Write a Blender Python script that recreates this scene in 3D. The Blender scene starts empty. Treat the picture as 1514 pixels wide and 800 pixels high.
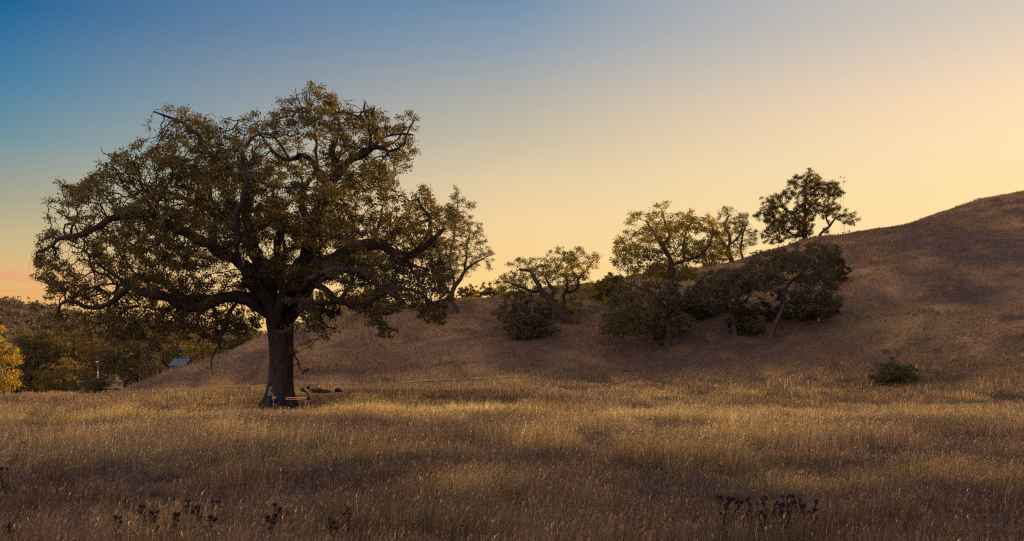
import bpy, math, random
import numpy as np
from mathutils import Vector
R = math.radians
rng = np.random.default_rng(11)
random.seed(5)
F = 1500.0; CX = 757.0; HY = 566.0; EYE = 1.8          # picture geometry used to survey the place
scn = bpy.context.scene
col = scn.collection

# ------------------------------------------------------------------ helpers
def lin(r, g, b):
    return tuple(((c/255)/12.92 if c/255 <= 0.04045 else ((c/255+0.055)/1.055)**2.4) for c in (r, g, b))
def tag(o, label=None, cat=None, group=None, kind=None):
    if label: o['label'] = label
    if cat: o['category'] = cat
    if group: o['group'] = group
    if kind: o['kind'] = kind
    return o
def empty(name, loc, rz=0):
    o = bpy.data.objects.new(name, None); col.objects.link(o)
    o.location = loc; o.rotation_euler = (0, 0, rz); o.empty_display_size = .3
    return o
def link_mesh(name, me, mat, parent=None):
    if mat: me.materials.append(mat)
    o = bpy.data.objects.new(name, me); col.objects.link(o)
    if parent is not None:
        o.parent = parent
        o.matrix_parent_inverse = parent_inv(parent)
    return o
def parent_inv(p):
    from mathutils import Matrix
    m = Matrix.LocRotScale(p.location, p.rotation_euler, p.scale)
    return m.inverted() if p.parent is None else (p.parent.matrix_parent_inverse and (m).inverted())
def np_mesh(name, V, faces, smooth=False, tone=None):
    """V (n,3); faces: list of (m,k) int arrays"""
    me = bpy.data.meshes.new(name)
    V = np.asarray(V, np.float32)
    me.vertices.add(len(V)); me.vertices.foreach_set('co', V.ravel())
    faces = [np.asarray(f, np.int32) for f in faces if len(f)]
    loops = np.concatenate([f.ravel() for f in faces])
    sizes = np.concatenate([np.full(len(f), f.shape[1], np.int32) for f in faces])
    starts = np.concatenate([[0], np.cumsum(sizes)[:-1]]).astype(np.int32)
    me.loops.add(len(loops)); me.loops.foreach_set('vertex_index', loops)
    me.polygons.add(len(sizes)); me.polygons.foreach_set('loop_start', starts)
    me.polygons.foreach_set('loop_total', sizes)
    if smooth: me.polygons.foreach_set('use_smooth', np.ones(len(sizes), bool))
    me.update(calc_edges=True)
    if tone is not None:
        a = me.attributes.new('tone', 'FLOAT_COLOR', 'POINT')
        c = np.ones((len(V), 4), np.float32); c[:, :3] = tone
        a.data.foreach_set('color', c.ravel())
    return me
def hash01(ix, iy, iz, seed):
    h = (ix.astype(np.int64)*374761393 + iy.astype(np.int64)*668265263 + iz.astype(np.int64)*2147483647*3 + seed*974634777) & 0xffffffff
    h = ((h ^ (h >> 13))*1274126177) & 0xffffffff
    h = (h ^ (h >> 16)) & 0xffffff
    return h/float(0xffffff)
def noise3(P, seed=0):
    P = np.asarray(P, float)
    i = np.floor(P).astype(np.int64); f = P-i; f = f*f*(3-2*f)
    out = 0
    for dx in (0, 1):
        for dy in (0, 1):
            for dz in (0, 1):
                w = (f[..., 0] if dx else 1-f[..., 0])*(f[..., 1] if dy else 1-f[..., 1])*(f[..., 2] if dz else 1-f[..., 2])
                out = out + w*hash01(i[..., 0]+dx, i[..., 1]+dy, i[..., 2]+dz, seed)
    return out
def n2(x, y, s, seed=0, oct=2):
    x = np.asarray(x, float); y = np.asarray(y, float)
    o = 0; a = 1; t = 0
    for k in range(oct):
        P = np.stack([x/s*2**k, y/s*2**k, np.zeros_like(x)], -1)
        o = o + a*noise3(P, seed+k*17); t += a; a *= .5
    return o/t
def sstep(a, b, x):
    t = np.clip((x-a)/(b-a), 0, 1); return t*t*(3-2*t)

# ------------------------------------------------------------------ terrain
RX = np.array([-400, -62, -51, -44.9, -44.0, -38.8, -33.3, -27.3, -20.4, -8.4, -3.0, 14.4, 37.4, 54.2, 66.4, 85.7, 101, 125, 155, 200, 300, 600])
RYD = np.array([120, 120, 120, 121, 126, 133, 140, 148, 155, 163, 166, 175, 185, 192, 196, 200, 200, 197, 190, 175, 150, 120.])
PXS = np.array([165, 230, 320, 400, 480, 560, 680, 730, 880, 1060, 1180, 1265, 1400, 1514.])
PYS = np.array([580, 556, 524, 497, 466, 452, 441, 440, 420, 392, 358, 343, 312, 282.])
FX = np.array([-600, -60, -45, 0, 30, 50, 70, 100, 140, 200, 400.]); FYD = np.array([119, 119, 118, 113, 107, 90, 72, 45, 18, -20, -80.])
YR_P = np.interp(PXS, PXS, np.array([121, 126, 133, 140, 148, 155, 163, 166, 175, 185, 192, 196, 200, 200.]))
XR_P = (PXS-CX)/F*YR_P
ZC_P = EYE+(HY-PYS)/F*YR_P
ZX = np.concatenate([[-400, -60, -52], XR_P, [125, 155, 200, 300, 600]])
ZC = np.concatenate([[-1, -1, -.3], ZC_P, [45, 53, 62, 72, 72]])  # unseen right end of the hill, shaped to keep the field in shadow
def field(X, Y):
    r = np.maximum(0, Y-72)/46.0
    r = np.minimum(r, 1.6)
    f = r*(.7+np.clip((X+47)/42, 0, 1)*1.0)
    left = sstep(40, 70, -X)
    f = f*(1-left) - left*sstep(90, 170, Y)*1.3
    f = f-.12*sstep(55, 75, Y)
    return f + .10*(n2(X, Y, 9, 3)-.5) + .22*(n2(X, Y, 26, 9)-.5)
def terrain(X, Y, detail=True):
    X = np.asarray(X, float); Y = np.asarray(Y, float)
    f = field(X, Y)
    yf = np.interp(X, FX, FYD); yr = np.interp(X, RX, RYD); zc = np.interp(X, ZX, ZC)
    # soften the tables
    zc = (zc+np.interp(X-4, ZX, ZC)+np.interp(X+4, ZX, ZC))/3 if True else zc
    t = (Y-yf)/np.maximum(yr-yf, 5)
    k = 14.0
    S = (np.logaddexp(0, k*t)-np.logaddexp(0, k*(t-1)))/k
    back = np.maximum(0, Y-yr)
    drop = np.interp(X, [-50, 0, 40, 90], [.10, .04, .2, .3])*back
    h = np.maximum(zc-f, 0)*S
    h = h-np.minimum(drop, np.maximum(zc-f, 0)*.98*np.clip(back/8, 0, 1))
    if detail:
        m = np.clip(h/3, 0, 1)
        h = h+m*(2.8*(n2(X*1.3, Y*.7, 22, 31)-.5)+1.0*(n2(X, Y*1.5, 7, 41)-.5)+.18*(n2(X, Y, 2.2, 44)-.5))
    far = sstep(420, 900, np.hypot(X, Y))
    return (f+h)*(1-far)+far*(-2.0)
# make the crest meet the surveyed skyline
for it in range(6):
    ys = np.linspace(100, 240, 281)
    adj = []
    for px, py in zip(PXS, PYS):
        xs = (px-CX)/F*ys
        e = ((terrain(xs, ys)-EYE)/ys).max()
        adj.append((HY-py)/F-e)
    zi = 3
    for j in range(len(PXS)):
        ZC[zi+j] += adj[j]*YR_P[j]*.8
ZC[-5:] += adj[-1]*200

def hit(px, py, y0=9, y1=230, up=0):
    ys = np.linspace(y0, y1, 4000); xs = (px-CX)/F*ys
    z = terrain(xs, ys)+up; ray = EYE+(HY-py)/F*ys
    k = np.where(z >= ray)[0]
    k = k[0] if len(k) else len(ys)-1
    return xs[k], ys[k], z[k]
def tz(x, y): return float(terrain(np.array([x]), np.array([y]))[0])
def wx(px, Y): return (px-CX)/F*Y
def wz(py, Y): return EYE+(HY-py)/F*Y

# ------------------------------------------------------------------ materials
def newmat(name):
    m = bpy.data.materials.new(name); m.use_nodes = True
    nt = m.node_tree; nt.nodes.clear()
    out = nt.nodes.new('ShaderNodeOutputMaterial')
    return m, nt, out
def N(nt, t, **kw):
    n = nt.nodes.new(t)
    for k, v in kw.items():
        if k.startswith('i_'): n.inputs[k[2:].replace('_', ' ')].default_value = v
        else: setattr(n, k, v)
    return n
def ramp(nt, fac, stops, interp='LINEAR'):
    r = nt.nodes.new('ShaderNodeValToRGB'); r.color_ramp.interpolation = interp
    el = r.color_ramp.elements
    while len(el) > 1: el.remove(el[-1])
    el[0].position = stops[0][0]; el[0].color = (*stops[0][1], 1)
    for p, c in stops[1:]:
        e = el.new(p); e.color = (*c, 1)
    if fac is not None: nt.links.new(fac, r.inputs[0])
    return r
def leaf_mat(name, dark, light, trans, tw=.35):
    m, nt, out = newmat(name)
    at = N(nt, 'ShaderNodeAttribute', attribute_name='tone')
    sep = N(nt, 'ShaderNodeSeparateColor'); nt.links.new(at.outputs['Color'], sep.inputs[0])
    r = ramp(nt, sep.outputs[0], [(0, dark), (1, light)])
    d = N(nt, 'ShaderNodeBsdfPrincipled'); d.inputs['Roughness'].default_value = .62
    d.inputs['Specular IOR Level'].default_value = .25
    nt.links.new(r.outputs[0], d.inputs['Base Color'])
    t = N(nt, 'ShaderNodeBsdfTranslucent'); t.inputs[0].default_value = (*trans, 1)
    mx = N(nt, 'ShaderNodeMixShader'); mx.inputs[0].default_value = tw
    nt.links.new(d.outputs[0], mx.inputs[1]); nt.links.new(t.outputs[0], mx.inputs[2])
    nt.links.new(mx.outputs[0], out.inputs[0])
    return m
def grass_mat(name, tw=.3):
    m, nt, out = newmat(name)
    at = N(nt, 'ShaderNodeAttribute', attribute_name='tone')
    d = N(nt, 'ShaderNodeBsdfPrincipled'); d.inputs['Roughness'].default_value = .6
    d.inputs['Specular IOR Level'].default_value = .3
    nt.links.new(at.outputs['Color'], d.inputs['Base Color'])
    t = N(nt, 'ShaderNodeBsdfTranslucent'); nt.links.new(at.outputs['Color'], t.inputs[0])
    mx = N(nt, 'ShaderNodeMixShader'); mx.inputs[0].default_value = tw
    nt.links.new(d.outputs[0], mx.inputs[1]); nt.links.new(t.outputs[0], mx.inputs[2])
    nt.links.new(mx.outputs[0], out.inputs[0])
    return m
def bark_mat(name, c0, c1, scale=1.0):
    m, nt, out = newmat(name)
    tc = N(nt, 'ShaderNodeNewGeometry')
    mp = N(nt, 'ShaderNodeMapping'); mp.inputs['Scale'].default_value = (6*scale, 6*scale, 1.3*scale)
    nt.links.new(tc.outputs['Position'], mp.inputs[0])
    no = N(nt, 'ShaderNodeTexNoise'); no.inputs['Scale'].default_value = 1.0; no.inputs['Detail'].default_value = 5
    nt.links.new(mp.outputs[0], no.inputs[0])
    r = ramp(nt, no.outputs[0], [(.3, c0), (.7, c1)])
    b = N(nt, 'ShaderNodeBsdfPrincipled'); b.inputs['Roughness'].default_value = .9
    b.inputs['Specular IOR Level'].default_value = .15
    bu = N(nt, 'ShaderNodeBump'); bu.inputs['Strength'].default_value = .9; bu.inputs['Distance'].default_value = .06
    nt.links.new(no.outputs[0], bu.inputs['Height']); nt.links.new(bu.outputs[0], b.inputs['Normal'])
    nt.links.new(r.outputs[0], b.inputs['Base Color']); nt.links.new(b.outputs[0], out.inputs[0])
    return m
def plain_mat(name, c, rough=.8, var=.25, scale=8, metal=0):
    m, nt, out = newmat(name)
    tc = N(nt, 'ShaderNodeTexCoord'); no = N(nt, 'ShaderNodeTexNoise'); no.inputs['Scale'].default_value = scale
    nt.links.new(tc.outputs['Object'], no.inputs[0])
    r = ramp(nt, no.outputs[0], [(.25, tuple(x*(1-var) for x in c)), (.75, tuple(min(1, x*(1+var)) for x in c))])
    b = N(nt, 'ShaderNodeBsdfPrincipled'); b.inputs['Roughness'].default_value = rough; b.inputs['Specular IOR Level'].default_value = .1 if rough > .7 else .35; b.inputs['Metallic'].default_value = metal
    nt.links.new(r.outputs[0], b.inputs['Base Color']); nt.links.new(b.outputs[0], out.inputs[0])
    return m
M = {}
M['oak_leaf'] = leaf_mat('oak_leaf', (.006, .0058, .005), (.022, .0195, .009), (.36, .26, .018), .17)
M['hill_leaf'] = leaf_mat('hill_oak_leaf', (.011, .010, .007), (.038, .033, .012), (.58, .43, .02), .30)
M['gold_leaf'] = leaf_mat('sunlit_leaf', (.02, .018, .008), (.22, .165, .02), (.55, .38, .02), .40)  # golden sunlight put into the leaf colour itself
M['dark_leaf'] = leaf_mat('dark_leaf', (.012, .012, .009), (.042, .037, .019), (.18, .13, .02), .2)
M['far_haze_leaf'] = leaf_mat('far_haze_leaf', (.075, .057, .036), (.12, .085, .045), (.1, .08, .02), .2)  # distance haze put into the leaf colour as paleness
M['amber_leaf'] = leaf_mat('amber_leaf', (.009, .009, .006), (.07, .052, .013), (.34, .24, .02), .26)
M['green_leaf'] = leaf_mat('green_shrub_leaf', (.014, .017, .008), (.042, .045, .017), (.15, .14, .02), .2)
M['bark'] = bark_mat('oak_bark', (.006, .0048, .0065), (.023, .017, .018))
M['bark_pale'] = bark_mat('pale_bark', (.16, .12, .09), (.33, .26, .19))
M['bark_dark'] = bark_mat('dark_bark', (.014, .011, .011), (.038, .029, .026))
M['grass'] = grass_mat('dry_grass_blades', .38)
M['thistle'] = plain_mat('dry_thistle', (.010, .008, .010), .9, .3, 20)
# ground
def ground_mat():
    m, nt, out = newmat('dry_meadow_soil')
    g = N(nt, 'ShaderNodeNewGeometry')
    at = N(nt, 'ShaderNodeAttribute', attribute_name='tone')
    n1 = N(nt, 'ShaderNodeTexNoise'); n1.inputs['Scale'].default_value = 1.7; n1.inputs['Detail'].default_value = 8; n1.inputs['Roughness'].default_value = .7
    nt.links.new(g.outputs['Position'], n1.inputs[0])
    r = ramp(nt, n1.outputs[0], [(.3, (.55, .55, .55)), (.7, (1.3, 1.3, 1.3))])
    mx = N(nt, 'ShaderNodeMix', data_type='RGBA', blend_type='MULTIPLY'); mx.inputs[0].default_value = 1
    nt.links.new(at.outputs['Color'], mx.inputs[6]); nt.links.new(r.outputs[0], mx.inputs[7])
    b = N(nt, 'ShaderNodeBsdfPrincipled'); b.inputs['Roughness'].default_value = .95; b.inputs['Specular IOR Level'].default_value = .1
    bu = N(nt, 'ShaderNodeBump'); bu.inputs['Strength'].default_value = .6; bu.inputs['Distance'].default_value = .15
    nt.links.new(n1.outputs[0], bu.inputs['Height']); nt.links.new(bu.outputs[0], b.inputs['Normal'])
    nt.links.new(mx.outputs[2], b.inputs['Base Color']); nt.links.new(b.outputs[0], out.inputs[0])
    return m
M['ground'] = ground_mat()

# ------------------------------------------------------------------ grass colour over the place (pale and dark patches)
GOLD = []   # (X, Y, sx, sy, amount) patches of taller, paler golden grass
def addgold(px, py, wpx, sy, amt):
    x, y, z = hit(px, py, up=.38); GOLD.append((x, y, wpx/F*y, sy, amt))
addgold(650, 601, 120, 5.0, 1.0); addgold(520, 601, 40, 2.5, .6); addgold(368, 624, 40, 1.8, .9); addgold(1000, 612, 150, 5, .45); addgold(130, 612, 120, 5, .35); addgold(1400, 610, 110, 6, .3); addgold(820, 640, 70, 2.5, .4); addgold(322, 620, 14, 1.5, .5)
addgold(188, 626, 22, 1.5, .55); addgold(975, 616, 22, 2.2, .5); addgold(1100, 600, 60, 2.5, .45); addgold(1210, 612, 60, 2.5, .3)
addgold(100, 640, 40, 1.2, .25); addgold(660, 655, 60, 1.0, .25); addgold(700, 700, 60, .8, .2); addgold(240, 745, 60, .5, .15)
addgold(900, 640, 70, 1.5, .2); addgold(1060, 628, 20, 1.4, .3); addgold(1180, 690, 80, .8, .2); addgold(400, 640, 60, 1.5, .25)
DARK = []  # short, weedy patches and scrub; shade of hollows put into the colour
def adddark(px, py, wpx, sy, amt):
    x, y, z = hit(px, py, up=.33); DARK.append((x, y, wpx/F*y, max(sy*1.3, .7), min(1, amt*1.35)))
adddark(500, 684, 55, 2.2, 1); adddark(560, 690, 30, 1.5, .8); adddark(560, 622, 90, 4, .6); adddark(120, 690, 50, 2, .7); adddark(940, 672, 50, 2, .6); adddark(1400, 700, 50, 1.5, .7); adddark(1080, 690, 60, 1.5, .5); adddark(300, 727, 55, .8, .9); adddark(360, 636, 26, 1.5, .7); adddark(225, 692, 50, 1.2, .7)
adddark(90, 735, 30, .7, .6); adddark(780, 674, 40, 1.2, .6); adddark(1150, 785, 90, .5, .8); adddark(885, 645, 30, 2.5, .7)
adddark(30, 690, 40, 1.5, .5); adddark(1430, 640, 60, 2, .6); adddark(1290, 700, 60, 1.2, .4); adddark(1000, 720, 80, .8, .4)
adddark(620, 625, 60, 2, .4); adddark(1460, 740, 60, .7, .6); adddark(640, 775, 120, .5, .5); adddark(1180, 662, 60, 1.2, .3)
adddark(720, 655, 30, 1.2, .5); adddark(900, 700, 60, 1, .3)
# darker scrub and thatch patches on the slope, shade under the oaks painted in
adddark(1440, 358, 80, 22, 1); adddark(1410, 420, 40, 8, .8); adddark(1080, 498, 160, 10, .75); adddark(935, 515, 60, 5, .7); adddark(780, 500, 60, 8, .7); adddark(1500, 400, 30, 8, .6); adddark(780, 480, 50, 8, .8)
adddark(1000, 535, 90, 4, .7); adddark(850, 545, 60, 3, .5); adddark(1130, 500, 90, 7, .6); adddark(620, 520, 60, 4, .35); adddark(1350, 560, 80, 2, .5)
def patches(L, X, Y):
    o = np.zeros(np.shape(X))
    for (x, y, sx, sy, a) in L:
        d = ((X-x)/sx)**2+((Y-y)/sy)**2
        o = np.maximum(o, a*np.exp(-(d**1.6)*.45))
    return o
STRAW = np.array([.66, .45, .13]); TAN = np.array([.215, .145, .078]); BROWN = np.array([.10, .064, .040]); DK = np.array([.030, .023, .024]); OLIVE = np.array([.085, .078, .035])
def grass_tone(X, Y):
    n = n2(X, Y*.6, 5.0, 71, 3); nb = n2(X, Y*.5, 17, 75, 2); nf = n2(X, Y*.7, 1.2, 79, 2)
    hillm = sstep(-6, 10, Y-np.interp(X, FX, FYD))
    zz_ = terrain(X, Y, False); nh = n2(X*.35, zz_*2.2, 3.2, 83, 3); nq = n2(X, Y, 14, 85, 3); n = n+(.75*(nh-.5)+.5*(nq-.5))*hillm
    mix = np.clip(.42+3.4*(n-.5)+1.6*(nb-.5)+1.0*(nf-.5), 0, 1)
    c = BROWN[None]*(1-mix[:, None])+TAN[None]*mix[:, None]
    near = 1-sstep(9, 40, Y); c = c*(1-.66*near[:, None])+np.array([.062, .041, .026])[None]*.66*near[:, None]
    far = sstep(12, 62, Y)*(1-hillm)
    c = c*(1-.13*far[:, None])+STRAW[None]*.13*far[:, None]
    c = c*(1-.5*hillm[:, None])+np.array([.125, .080, .040])[None]*.5*hillm[:, None]
    ol = np.clip((n2(X, Y, 8, 91, 2)-.62)*5, 0, 1)*.5
    c = c*(1-ol[:, None])+OLIVE[None]*ol[:, None]
    sp_ = np.clip((n2(X*.8, Y*.4, 3.4, 141, 3)-.54)*6, 0, 1)*.38*sstep(10, 30, Y)*(1-.82*hillm)
    c = c*(1-sp_[:, None])+STRAW[None]*.8*sp_[:, None]
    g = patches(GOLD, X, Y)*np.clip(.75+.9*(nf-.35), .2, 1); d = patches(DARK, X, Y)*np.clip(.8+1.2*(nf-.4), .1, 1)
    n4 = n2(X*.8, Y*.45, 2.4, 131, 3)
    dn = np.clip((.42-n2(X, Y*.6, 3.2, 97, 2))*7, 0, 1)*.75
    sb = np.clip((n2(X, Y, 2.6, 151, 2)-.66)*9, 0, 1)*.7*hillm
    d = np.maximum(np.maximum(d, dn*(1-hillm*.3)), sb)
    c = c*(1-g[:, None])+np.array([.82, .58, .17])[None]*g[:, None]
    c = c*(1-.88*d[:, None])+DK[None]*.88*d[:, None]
    return c, g, d, hillm

# ground sheet
def axis(lo, hi, fine_lo, fine_hi, step, grow=1.12):
    a = list(np.arange(fine_lo, fine_hi, step))
    s = step; x = a[-1]
    while x < hi: s *= grow; x += s; a.append(x)
    s = step; x = a[0]; b = []
    while x > lo: s *= grow; x -= s; b.append(x)
    return np.array(b[::-1]+a)
ax = axis(-4200, 4200, -95, 130, .8); ay = axis(-1500, 6000, -5, 235, .8)
GX, GY = np.meshgrid(ax, ay)
GZ = terrain(GX, GY)
V = np.stack([GX.ravel(), GY.ravel(), GZ.ravel()], -1)
nx = len(ax); ny = len(ay)
idx = np.arange(nx*ny).reshape(ny, nx)
Q = np.stack([idx[:-1, :-1].ravel(), idx[:-1, 1:].ravel(), idx[1:, 1:].ravel(), idx[1:, :-1].ravel()], -1)
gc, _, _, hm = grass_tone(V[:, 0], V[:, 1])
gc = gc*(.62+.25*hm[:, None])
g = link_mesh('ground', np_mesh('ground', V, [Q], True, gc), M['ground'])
tag(g, 'brown dry meadow floor rising into the bare grassy hillside', kind='structure')

# ------------------------------------------------------------------ grass blades
def blades(X, Y, H, W, lean, tone, heads=None, la=None):
    n = len(X)
    Z = terrain(X, Y)-.03
    a = rng.uniform(0, np.pi, n)
    dx, dy = np.cos(a)*W/2, np.sin(a)*W/2*.6
    lx, ly = np.cos(la)*lean*H, np.sin(la)*lean*H
    B = np.stack([X, Y, Z], -1)
    S = np.stack([dx, dy, np.zeros(n)], -1)
    mid = B+np.stack([lx*.3, ly*.3, H*.55], -1)
    tip = B+np.stack([lx, ly, H*np.sqrt(np.clip(1-lean**2*.5, .3, 1))], -1)
    V = np.stack([B-S, B+S, mid+S*.8, mid-S*.8, tip], 1).reshape(-1, 3)
    k = np.arange(n)[:, None]*5
    q = k+np.array([[0, 1, 2, 3]]); t = k+np.array([[3, 2, 4]])
    T = np.repeat(tone, 5, 0)
    faces = [q, t]
    if heads is not None and heads.any():
        hi = np.where(heads)[0]; m = len(hi)
        d = (tip-mid)[hi]; d /= np.linalg.norm(d, axis=1)[:, None]
        hl = (.035+.045*rng.random(m))*np.clip(W[hi]/.008, 1, 2)
        hw = W[hi]*.8+.0015
        tp = tip[hi]; s = S[hi]/np.maximum(W[hi], 1e-4)[:, None]*2*hw[:, None]
        droop = np.array([.3, 0, -.15])
        e = tp+(d+droop)*hl[:, None]; c = tp+d*hl[:, None]*.45
        VV = np.stack([tp-d*.02, c+s, e, c-s], 1).reshape(-1, 3)
        kk = np.arange(m)[:, None]*4+len(V)
        faces.append(kk+np.array([[0, 1, 2, 3]]))
        V = np.concatenate([V, VV]); T = np.concatenate([T, np.repeat(np.clip(tone[hi]*1.1, 0, .8), 4, 0)])
    return V, faces, T
PATHPTS = []
def grass_zone(n, y0, y1, power, hscale, wbase, wgrow, headp, margin=.075):
    u = rng.random(n)
    if power == 0: Y = y0*(y1/y0)**u
    else: Y = (y0**power+u*(y1**power-y0**power))**(1/power)
    X = Y*(rng.uniform(-.505-margin, .505+margin, n))+rng.normal(0, .4, n)
    # tussocks: pull plants towards clump centres
    cs = .8; ca, sa = math.cos(.6), math.sin(.6)
    U, Wv = X*ca+Y*sa, -X*sa+Y*ca
    ix, iy = np.floor(U/cs), np.floor(Wv/cs)
    ju = (ix+hash01(ix, iy, iy*0, 5))*cs; jv = (iy+hash01(ix, iy, iy*0, 6))*cs
    jx, jy = ju*ca-jv*sa, ju*sa+jv*ca
    pull = .45*hash01(ix, iy, iy*0, 7)
    X = X+(jx-X)*pull; Y = Y+(jy-Y)*pull
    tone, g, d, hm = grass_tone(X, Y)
    # keep path ribbon short
    la = rng.normal(.2, 1.0, n)+(hash01(ix, iy, iy*0, 12)-.5)*4
    pd = np.abs(Y-path_y(X)); keep = ~((pd < 1.3) & (rng.random(n) < .7) & (X > -52) & (X < 2))
    sh = .25+1.3*n2(X, Y, 3.0, 55, 2)+.35*(hash01(ix, iy, iy*0, 8)-.5)
    cl = np.exp(-((X-wx(425, 73))/4.5)**4-((Y-70)/8)**2)
    cl = np.maximum(cl, .95*np.exp(-((X-wx(480, 100))/2.6)**4-((Y-97)/6.5)**4))
    H = hscale*sh*(1-.68*cl)*(.55+.6*rng.random(n))*(1+.7*g)*(1-.6*d)*(1-.25*hm)
    W = wbase+wgrow*Y
    W = W*(.6+.8*rng.random(n))
    rt = np.exp(rng.normal(-.1, 1, (n, 1))*(.55-.22*hm[:, None]))
    # individual stems: some bleached, some grey dead ones
    bl = (rng.random(n) < (.07*(1-d)*sstep(8, 30, Y)+.02)*(1-.9*hm))[:, None]
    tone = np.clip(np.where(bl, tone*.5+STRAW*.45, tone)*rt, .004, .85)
    lean = np.clip(rng.normal(.16, .12, n)+.22*g, .02, .7)
    lean = np.clip(lean*(.5+1.0*n2(X, Y, 6, 61, 1))+.35*hash01(ix, iy, iy*0, 13)**3, .02, .8)
    heads = rng.random(n) < headp
    k = keep
    return blades(X[k], Y[k], H[k], W[k], lean[k], tone[k], heads[k], la[k])
def path_y(X): return np.interp(X, [-60, -47, -33, -4.5, 10], [118.5, 116.5, 116.5, 114.0, 113.5])
def merge(parts):
    Vs, Fs, Ts = [], [], []; off = 0
    for V, f, T in parts:
        Fs += [x+off for x in f]; Vs.append(V); Ts.append(T); off += len(V)
    return np.concatenate(Vs), Fs, np.concatenate(Ts)
NG = 1.0
V, Fc, T = merge([grass_zone(int(330000*NG), 8.0, 24, 1.15, .37, .0020, .00016, .22),
                  grass_zone(int(260000*NG), 20, 52, 1.0, .50, .002, .00027, .2),
                  grass_zone(int(220000*NG), 46, 112, 1.0, .46, .002, .00034, .05)])
mg = link_mesh('meadow_grass', np_mesh('meadow_grass', V, Fc, False, T), M['grass'])
tag(mg, 'tall dry golden brown grass covering the flat field', 'grass', kind='stuff')
V, Fc, T = grass_zone(int(420000*NG), 84, 215, 1.0, .62, .004, .00040, 0)
cy = V[::5][:, 1] if False else None
mh = link_mesh('hillside_grass', np_mesh('hillside_grass', V, Fc, False, T), M['grass'])
tag(mh, 'sparse brown dried grass covering the shaded hillside', 'grass', kind='stuff')

# foot track, a pale mown strip at the foot of the hill
xs = np.linspace(-51, 1, 90); w = .4
rows = []
for j, o in enumerate((-w, -w*.3, w*.3, w)):
    yy = path_y(xs)+o+.15*np.sin(xs*.7+j)
    rows.append(np.stack([xs, yy, terrain(xs, yy)+.07], -1))
V = np.concatenate(rows); n_ = len(xs); idx = np.arange(4*n_).reshape(4, n_)
Q = np.stack([idx[:-1, :-1].ravel(), idx[:-1, 1:].ravel(), idx[1:, 1:].ravel(), idx[1:, :-1].ravel()], -1)
pm = plain_mat('trodden_pale_grass', (.18, .125, .05), .95, .45, 1.5)
tag(link_mesh('path', np_mesh('path', V, [Q], True), pm), 'thin pale track along the foot of the hill', kind='structure')

# ------------------------------------------------------------------ tree machinery
def catmull(pts, step):
    P = [np.array(p, float) for p in pts]
    P = [2*P[0]-P[1]]+P+[2*P[-1]-P[-2]]
    out = []
    for i in range(1, len(P)-2):
        a, b, c, d = P[i-1:i+3]
        n = max(1, int(np.linalg.norm((c-b)[:3])/step))
        for k in range(n):
            t = k/n
            out.append(.5*((2*b)+(-a+c)*t+(2*a-5*b+4*c-d)*t*t+(-a+3*b-3*c+d)*t**3))
    out.append(P[-2]); return np.array(out)
def grow(seeds, att, step, infl, kill, iters, r, jitter=.25, maxn=40000, parents_of=None):
    """space colonisation; seeds = list of (points(n,3), attach index or -1)"""
    pos = np.zeros((maxn, 3)); par = np.full(maxn, -1); nch = np.zeros(maxn, int)
    n = 0
    for pts, at in seeds:
        for k, p in enumerate(pts):
            pos[n] = p[:3]; par[n] = (at if k == 0 else n-1)
            if par[n] >= 0: nch[par[n]] += 1
            n += 1
    nseed = n
    att = np.asarray(att).copy()
    best = np.full(len(att), 1e9); bi = np.zeros(len(att), int)
    def upd(i0, i1, att, best, bi):
        for s in range(i0, i1, 400):
            e = min(i1, s+400)
            d = np.linalg.norm(att[:, None]-pos[None, s:e], axis=2)
            j = d.argmin(1); m = d[np.arange(len(att)), j]
            u = m < best; best[u] = m[u]; bi[u] = s+j[u]
    upd(0, n, att, best, bi)
    for it in range(iters):
        alive = best > kill
        att = att[alive]; best = best[alive]; bi = bi[alive]
        if not len(att): break
        cur = infl if it > 4 else 1e9
        act = (best < cur) & (nch[bi] < 4)
        if not act.any(): break
        d = att[act]-pos[bi[act]]; d /= np.linalg.norm(d, axis=1)[:, None]
        acc = np.zeros((n, 3)); np.add.at(acc, bi[act], d)
        ids = np.unique(bi[act])
        # not too many at once from the thick seeds
        dv = acc[ids]; dv /= np.maximum(np.linalg.norm(dv, axis=1), 1e-6)[:, None]
        # keep some of the parent's direction, wander
        pv = pos[ids]-pos[np.maximum(par[ids], 0)]; pv /= np.maximum(np.linalg.norm(pv, axis=1), 1e-6)[:, None]
        dv = dv+.35*pv+r.normal(0, jitter, dv.shape)
        dv /= np.linalg.norm(dv, axis=1)[:, None]
        m = len(ids)
        if n+m >= maxn: break
        pos[n:n+m] = pos[ids]+dv*step; par[n:n+m] = ids; nch[ids] += 1
        upd(n, n+m, att, best, bi)
        n += m
    return pos[:n], par[:n], nseed
def pipe(pos, par, tip, expo):
    n = len(pos); A = np.zeros(n); ch = np.zeros(n, int)
    for i in range(n-1, -1, -1):
        if A[i] == 0: A[i] = tip**expo
        if par[i] >= 0: A[par[i]] += A[i]; ch[par[i]] += 1
    return A**(1/expo), ch
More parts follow.
